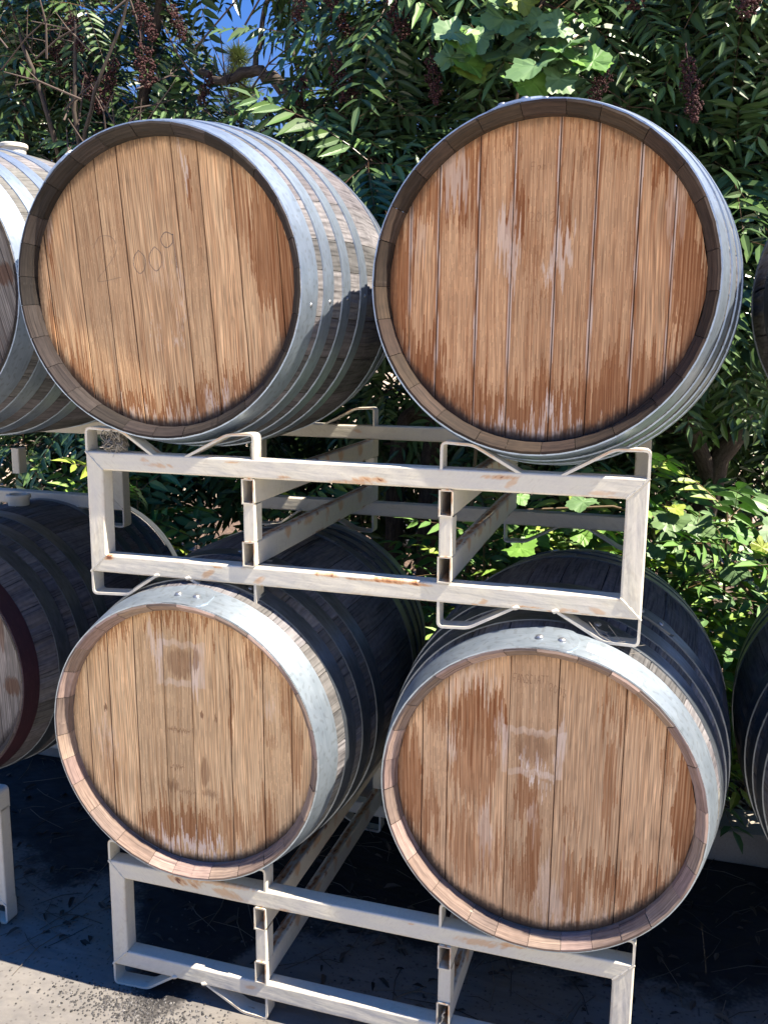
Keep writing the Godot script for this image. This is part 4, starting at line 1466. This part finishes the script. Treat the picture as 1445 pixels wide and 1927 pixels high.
func hedge():
	var dark := Color(0.056, 0.102, 0.033)
	var stalk := Color(0.12, 0.07, 0.04)
	for k in 6:
		var v: float = [1.0, 0.75, 1.3, 0.9, 1.15, 1.7][k]
		fronds.append(frond(40 + k, [8, 9, 7, 8, 9, 8][k], [.29, .33, .26, .30, .33, .28][k], [.074, .080, .070, .072, .084, .074][k], [.0205, .0215, .020, .020, .023, .021][k], [.22, .40, .12, .55, .32, .28][k], Color(dark.r * v, dark.g * v, dark.b * v), stalk, mats.leaf))
	for k in 3:
		fruits.append(fruit(60 + k, [.16, .13, .19][k], [.052, .062, .050][k], Color(0.045, 0.013, 0.012)))
	var V := func(x: float, y: float, z: float): return Vector3(x, y, z)
	var group := "sumac shrubs behind the racks"
	sumac("sumac_shrub", "sumac at the left, bare grey twigs and dark fruit heads against the sky", 301,
		[[[V.call(-1.5, 0.05, -2.1), V.call(-1.35, .8, -2.0), V.call(-1.15, 1.5, -1.9), V.call(-.95, 2.1, -1.8), V.call(-.8, 2.7, -1.8)], .045, .02],
		[[V.call(-1.15, 1.5, -1.9), V.call(-1.4, 2.0, -1.8), V.call(-1.5, 2.6, -1.9)], .025, .012], [[V.call(-.95, 2.1, -1.8), V.call(-.7, 2.2, -1.7), V.call(-.45, 2.15, -1.6)], .016, .008],
		[[V.call(-1.15, 1.6, -1.85), V.call(-1.0, 2.0, -1.5), V.call(-.95, 2.5, -1.45)], .014, .005], [[V.call(-1.2, 1.7, -1.8), V.call(-1.1, 2.15, -1.5), V.call(-1.25, 2.6, -1.5)], .014, .005], [[V.call(-1.0, 2.0, -1.5), V.call(-.85, 2.25, -1.4), V.call(-.68, 2.6, -1.4)], .010, .004]],
		[[V.call(-1.35, 2.35, -1.95), V.call(.8, .65, .5), 88], [V.call(-.45, 2.98, -2.0), V.call(.75, .25, .5), 30], [V.call(-.7, 1.90, -2.0), V.call(.85, .28, .45), 60], [V.call(-.95, 1.02, -1.55), V.call(.75, .42, .28), 52]], 280,
		[[V.call(-1.0, 2.55, -1.5), 1.0], [V.call(-.95, 2.35, -1.5), 1.1], [V.call(-.80, 2.38, -1.45), .9], [V.call(-.70, 2.55, -1.45), 1.0], [V.call(-.66, 2.40, -1.4), 1.1], [V.call(-.60, 2.55, -1.5), .8], [V.call(-.45, 2.32, -1.5), .7], [V.call(-1.15, 2.5, -1.6), 1.0]], group, [[V.call(-1.0, 2.2, -1.5), .32, 34], [V.call(-.55, 2.3, -1.55), .28, 18]])
	sumac("sumac_shrub", "sumac behind the gap between the two upper barrels, arching bare branch", 302,
		[[[V.call(.29, .05, -1.75), V.call(.31, .8, -1.7), V.call(.33, 1.2, -1.7), V.call(.25, 1.7, -1.7), V.call(.02, 2.05, -1.7), V.call(-.17, 2.213, -1.7), V.call(-.272, 2.31, -1.7), V.call(-.376, 2.37, -1.7), V.call(-.50, 2.35, -1.7), V.call(-.62, 2.40, -1.75)], .052, .012],
		[[V.call(.12, .05, -1.75), V.call(.20, 1.04, -1.7), V.call(.29, 1.16, -1.7), V.call(.42, 1.32, -1.65), V.call(.62, 1.9, -1.6), V.call(.6, 2.5, -1.5)], .042, .015],
		[[V.call(.25, 1.7, -1.7), V.call(.30, 2.1, -1.6), V.call(.2, 2.6, -1.5)], .022, .01], [[V.call(-.376, 2.37, -1.7), V.call(-.36, 2.55, -1.75), V.call(-.33, 2.8, -1.8)], .012, .007], [[V.call(-.17, 2.213, -1.7), V.call(-.27, 2.5, -1.8), V.call(-.24, 2.75, -1.8)], .011, .006]],
		[[V.call(.30, 2.45, -1.5), V.call(.55, .50, .42), 66], [V.call(.12, 1.85, -1.35), V.call(.36, .40, .28), 44], [V.call(.2, 1.25, -1.9), V.call(.8, .35, .3), 40]], 290,
		[[V.call(.03, 2.18, -1.15), .9], [V.call(.14, 2.21, -1.1), 1.0], [V.call(.10, 2.42, -1.15), .9], [V.call(.02, 2.45, -1.2), .7], [V.call(.32, 2.38, -1.1), 1.0], [V.call(.43, 2.2, -1.1), .8], [V.call(-.2, 2.2, -1.4), .8]], group)
	sumac("sumac_shrub", "dense sumac filling the upper right corner above the right barrel", 303,
		[[[V.call(1.22, .05, -1.75), V.call(1.30, .95, -1.7), V.call(1.38, 1.2, -1.7), V.call(1.35, 1.9, -1.6), V.call(1.2, 2.6, -1.6)], .045, .018], [[V.call(1.3, .95, -1.7), V.call(1.1, 1.5, -1.6), V.call(.9, 2.2, -1.5)], .03, .012]],
		[[V.call(1.08, 2.35, -1.52), V.call(.62, .55, .42), 84], [V.call(1.35, 1.72, -1.5), V.call(.30, .45, .3), 54], [V.call(1.3, 1.2, -2.1), V.call(.6, .35, .3), 44]], 295,
		[[V.call(1.28, 2.34, -1.02), 1.1], [V.call(1.02, 2.36, -1.02), .9], [V.call(1.12, 2.12, -1.0), .9], [V.call(.72, 2.25, -1.0), .8], [V.call(.93, 2.1, -1.0), .7]], group)
	sumac("sumac_thicket", "darker sumac thicket standing behind the front row of shrubs", 304,
		[[[V.call(-2.2, .05, -3.2), V.call(-2.0, 1.2, -3.2), V.call(-1.6, 2.4, -3.1)], .05, .02], [[V.call(.4, .05, -2.9), V.call(.5, 1.2, -2.8), V.call(.7, 2.4, -2.7)], .05, .02], [[V.call(1.3, .05, -2.9), V.call(1.4, 1.2, -2.8), V.call(1.5, 2.4, -2.7)], .05, .02]],
		[[V.call(-2.3, 2.7, -3.1), V.call(1.0, .9, .45), 80, 1.25], [V.call(-1.2, 1.95, -3.0), V.call(1.3, .50, .45), 90, 1.2], [V.call(.6, 2.5, -2.6), V.call(1.0, .9, .4), 90, 1.2], [V.call(1.6, 2.2, -2.6), V.call(.8, .9, .4), 60, 1.2], [V.call(-.6, .95, -2.6), V.call(1.6, .55, .4), 70, 1.2], [V.call(.9, .95, -2.6), V.call(1.0, .6, .4), 60, 1.2]], 0, [], "")

# young sumac at the foot of the hedge, grape vines over it, far pines
func understorey():
	var young := []
	for k in 5:
		var c: Color = [Color(0.16, 0.27, 0.05), Color(0.11, 0.22, 0.05), Color(0.22, 0.30, 0.05), Color(0.13, 0.24, 0.09), Color(0.09, 0.17, 0.06)][k]
		young.append(frond(80 + k, [5, 6, 6, 4, 5][k], [.20, .23, .21, .17, .19][k], [.068, .070, .062, .070, .066][k], [.024, .023, .022, .030, .025][k], [.2, .4, .3, .1, .5][k], c, Color(0.20, 0.13, 0.06), mats.young))
	rng.seed = 515
	var spots := [[Vector3(.62, .08, -1.20), .75], [Vector3(.80, .08, -1.32), .85], [Vector3(.98, .08, -1.18), .72], [Vector3(1.12, .08, -1.30), .92], [Vector3(1.22, .08, -1.12), .70], [Vector3(1.34, .08, -1.24), .86], [Vector3(1.42, .08, -1.10), .60], [Vector3(1.52, .08, -1.22), .78], [Vector3(1.30, .08, -1.06), .42], [Vector3(1.16, .08, -1.08), .5], [Vector3(1.66, .08, -1.15), .7],
		[Vector3(-.62, .08, -1.20), .85], [Vector3(-.44, .08, -1.16), .66], [Vector3(-.15, .08, -1.30), .80], [Vector3(-.95, .08, -1.35), .8], [Vector3(.50, .08, -1.55), .75]]
	var says := ["young sumac seen through the right half of the upper rack", "young sumac standing behind the right fork tube of the upper rack", "young sumac behind the upper rack's right window, lit from above", "tall bright young sumac just right of the upper rack", "bright young sumac rising behind the lower right barrel's bilge", "tallest yellow green young sumac near the right edge", "low young sumac between the two lower right barrels", "young sumac at the right edge above the dark barrel", "smallest sumac sprout beside the kerb at the right", "short sumac sprout behind the lower right barrel", "young sumac cut off by the right edge",
		"young sumac frond seen in the upper rack's left window", "young sumac bowing over the lower left barrel's back", "young sumac in shade behind the upper rack's left fork tube", "young sumac in the gloom at the far left", "shaded young sumac near the foot of the dark trunks"]
	for k in spots.size():
		var p: Vector3 = spots[k][0]
		var h: float = spots[k][1]
		var t := thing("sumac_sapling", says[k], "sapling", "young sumac along the kerb", Transform3D(Basis(), p))
		var g := Geo.new()
		var lean := Vector3(rng.randf_range(-.12, .12), 0, rng.randf_range(-.02, .12))
		var top := Vector3(lean.x, h, lean.z)
		var mid := Vector3(lean.x * 0.3, h * 0.55, lean.z * 0.3)
		g.tube([Vector3.ZERO, mid, top], [0.007, 0.005, 0.003], 6, Color(0.17, 0.12, 0.07), true)
		part("stem", g.mesh(mats.tinted), t)
		var n := 16 + int(h * 22.0)
		var a0 := rng.randf() * TAU
		for i in n:
			var f := 0.25 + 0.75 * i / (n - 1.0)
			var q := mid.lerp(top, (f - 0.55) / 0.45) if f > 0.55 else Vector3.ZERO.lerp(mid, f / 0.55)
			var a := a0 + i * 2.39996
			var dir := Vector3(cos(a), lerpf(0.1, 0.9, f * f) + rng.randf_range(-.2, .1), sin(a)).normalized()
			var up := (Vector3(0.25, 1, 0.2) + Vector3(rng.randf_range(-.25, .25), 0, rng.randf_range(-.25, .25))).normalized()
			var x := up.cross(dir).normalized()
			up = dir.cross(x)
			var sc := rng.randf_range(0.8, 1.3)
			part("leaf", young[rng.randi() % young.size()], t, Transform3D(Basis(x * sc, up * sc, dir * sc), q))
	# grape vines: each leaf a piece
	var vl := []
	for k in 6:
		vl.append(vine_leaf(90 + k, [.14, .12, .16, .13, .15, .10][k], [Color(.14, .28, .05), Color(.10, .21, .05), Color(.13, .22, .08), Color(.24, .30, .05), Color(.12, .21, .09), Color(.30, .27, .05)][k], mats.vine))
	for q in [["grape vine with broad bright leaves climbing above the right barrel", [Vector3(.50, .08, -1.35), Vector3(.56, 1.0, -1.25), Vector3(.62, 1.8, -1.15), Vector3(.70, 2.2, -1.1), Vector3(.80, 2.5, -1.1)], [[Vector3(.70, 2.26, -.98), Vector3(.17, .18, .06), 34], [Vector3(.82, 2.10, -.95), Vector3(.10, .05, .04), 7]], 611],
		["grape vine sprawling over the young sumac at the right", [Vector3(1.5, .08, -1.2), Vector3(1.4, .7, -1.1), Vector3(1.2, .9, -1.08), Vector3(1.0, .95, -1.05), Vector3(.7, .92, -1.05)], [[Vector3(1.28, .86, -1.05), Vector3(.24, .20, .08), 18], [Vector3(.92, .86, -1.03), Vector3(.24, .12, .06), 14], [Vector3(1.45, .70, -1.02), Vector3(.14, .15, .06), 9]], 622]]:
		rng.seed = q[3]
		var t := thing("grape_vine", q[0], "vine", "grape vines in the hedge")
		var g := Geo.new()
		g.tube(q[1], [.008, .006, .005, .004, .003], 6, Color(.16, .11, .07))
		part("stem", g.mesh(mats.tinted), t)
		for L in q[2]:
			for k in int(L[2]):
				var p: Vector3 = L[0] + Vector3(rng.randf_range(-1, 1), rng.randf_range(-1, 1), rng.randf_range(-1, 1)) * L[1]
				var up := Vector3(rng.randf_range(-.3, .5), rng.randf_range(.35, 1), rng.randf_range(.2, .9)).normalized()
				var dir := Vector3(rng.randf_range(-.7, .7), -0.6, rng.randf_range(.1, .7))
				dir = (dir - up * dir.dot(up)).normalized()
				var x := up.cross(dir)
				var sc := rng.randf_range(.6, 1.1) * (1.0 if q[3] == 611 else 0.78)
				part("leaf", vl[[0, 1, 2, 4, 0, 1, 4, 3][rng.randi() % 8]], t, Transform3D(Basis(x * sc, up * sc, dir * sc), p))
	# pines far off, in the gap of the crown
	var nm := mat(Color.WHITE, 0.8)
	nm.vertex_color_use_as_albedo = true
	nm.cull_mode = BaseMaterial3D.CULL_DISABLED
	var tuft := Geo.new()
	rng.seed = 99
	for k in 26:
		var d := Vector3(rng.randfn(), rng.randfn() * .6 + .4, rng.randfn()).normalized() * .26
		var s := d.cross(Vector3(.3, 1, .2)).normalized() * .008
		var v := rng.randf_range(.8, 1.3)
		tuft.tri(s, -s, d, Vector3.UP, Vector3.UP, Vector3.UP, Vector2(), Vector2(), Vector2(), Color(.10 * v, .15 * v, .05 * v), Color(.10 * v, .15 * v, .05 * v), Color(.13 * v, .18 * v, .06 * v))
	var tm := tuft.mesh(nm)
	var pines := [[Vector3(-6.9, 0, -15.6), 7.1, "far pine showing through the gap in the sumac"], [Vector3(-5.4, 0, -17.0), 5.4, "shorter far pine low in the gap beside the arching branch"], [Vector3(-9.5, 0, -17.0), 6.6, "far pine behind the left sumac's bare twigs"]]
	for q in pines:
		var t := thing("pine_tree", q[2], "tree", "far pines", Transform3D(Basis(), q[0]))
		var g := Geo.new()
		g.tube([Vector3.ZERO, Vector3(.05, q[1] * .5, 0), Vector3(0, q[1], 0)], [.12, .08, .01], 6)
		part("trunk", g.mesh(mats.bark), t)
		var xs := []
		for k in 420:
			var f := rng.randf()
			var r: float = (1.0 - f) * 1.25 * sqrt(rng.randf()) + .05
			var a := floorf(rng.randf() * 7.0) * 0.9 + floorf(f * 14.0) * 1.3 + rng.randf_range(-.25, .25)
			var y: float = q[1] * (.3 + .7 * (floorf(f * 14.0) / 14.0)) + r * .25 + rng.randf_range(-.1, .1)
			xs.append(Transform3D(Basis(Vector3.UP, rng.randf() * TAU).scaled(Vector3.ONE * rng.randf_range(.8, 1.4)), Vector3(r * cos(a), y, r * sin(a))))
		many("crown", tm, xs, [], t)

func litter():
	# fallen leaves, straw and grit: nobody could count them
	rng.seed = 808
	var g := Geo.new()
	leaflet(g, Vector3.ZERO, Vector3.BACK, Vector3.UP, .055, .020, Color(1, 1, 1), .35, .35)
	var lm := g.mesh(mats.tinted)
	var xs := []
	var cs := []
	for k in 5200:
		var p := Vector3(rng.randf_range(-2.2, 2.4), .10, rng.randf_range(-1.05, -3.2))
		if k % 3 == 0:
			p.z = rng.randf_range(-1.04, -1.6)
			p.x = rng.randf_range(.2, 2.0)
		p.y = 0.085 + 0.03 * noise_c.get_noise_2d(p.x * 1.3, p.z * 1.3) + rng.randf_range(0, .012)
		var b := Basis.from_euler(Vector3(rng.randf_range(-.5, .5), rng.randf() * TAU, rng.randf_range(-.7, .7))).scaled(Vector3.ONE * rng.randf_range(.6, 1.5))
		xs.append(Transform3D(b, p))
		var v := rng.randf_range(.25, 1.1)
		cs.append(Color(.36 * v, .25 * v, .17 * v).lerp(Color(.5, .45, .38) * v, rng.randf() * .6))
	many("leaf_litter", lm, xs, cs, self)
	xs = []
	cs = []
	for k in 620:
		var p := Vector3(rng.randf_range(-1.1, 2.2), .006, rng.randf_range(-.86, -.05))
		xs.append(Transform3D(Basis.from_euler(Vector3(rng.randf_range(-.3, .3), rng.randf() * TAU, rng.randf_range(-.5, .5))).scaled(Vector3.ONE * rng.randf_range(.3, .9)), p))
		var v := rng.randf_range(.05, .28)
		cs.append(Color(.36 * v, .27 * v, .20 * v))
	many("leaf_scraps", lm, xs, cs, self)
	g = Geo.new()
	g.tube([Vector3(-.06, 0, 0), Vector3(-.01, .004, .006), Vector3(.06, .001, -.004)], [.0010, .0012, .0006], 3)
	var sm := g.mesh(mats.tinted)
	xs = []
	cs = []
	for k in 420:
		var p := Vector3(rng.randf_range(-1.1, 2.2), .004, rng.randf_range(-.86, .03))
		var sc := rng.randf_range(.4, 1.5)
		xs.append(Transform3D(Basis(Vector3.UP, rng.randf() * TAU).scaled(Vector3(sc, 1, sc)), p))
		var v := rng.randf_range(.06, .4)
		cs.append(Color(.42 * v, .34 * v, .25 * v))
	for k in 500:
		var p := Vector3(rng.randf_range(-1.5, 2.2), .10, rng.randf_range(-1.05, -2.6))
		var sc := rng.randf_range(.5, 2.2)
		xs.append(Transform3D(Basis.from_euler(Vector3(0, rng.randf() * TAU, rng.randf_range(-.15, .15))).scaled(Vector3(sc, 1, sc)), p))
		var v := rng.randf_range(.4, 1.2)
		cs.append(Color(.42 * v, .34 * v, .25 * v))
	many("straw", sm, xs, cs, self)
	g = Geo.new()
	for i in 4:
		var a := TAU * i / 4
		var b := TAU * (i + 1) / 4
		var A := Vector3(cos(a), 0, sin(a)) * .0035
		var B := Vector3(cos(b), 0, sin(b)) * .0035
		var T := Vector3(.0006, .0034, .0004)
		var n := (A + B + Vector3(0, .004, 0)).normalized()
		g.tri(A, B, T, n, n, n)
	var gm := g.mesh(mats.tinted)
	xs = []
	cs = []
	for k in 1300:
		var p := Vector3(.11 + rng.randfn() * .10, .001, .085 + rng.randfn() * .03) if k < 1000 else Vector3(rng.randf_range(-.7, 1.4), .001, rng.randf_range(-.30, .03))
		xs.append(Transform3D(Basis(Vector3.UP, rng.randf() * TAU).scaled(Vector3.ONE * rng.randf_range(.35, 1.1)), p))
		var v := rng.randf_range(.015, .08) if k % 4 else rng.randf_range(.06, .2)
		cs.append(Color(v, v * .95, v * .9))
	many("grit", gm, xs, cs, self)
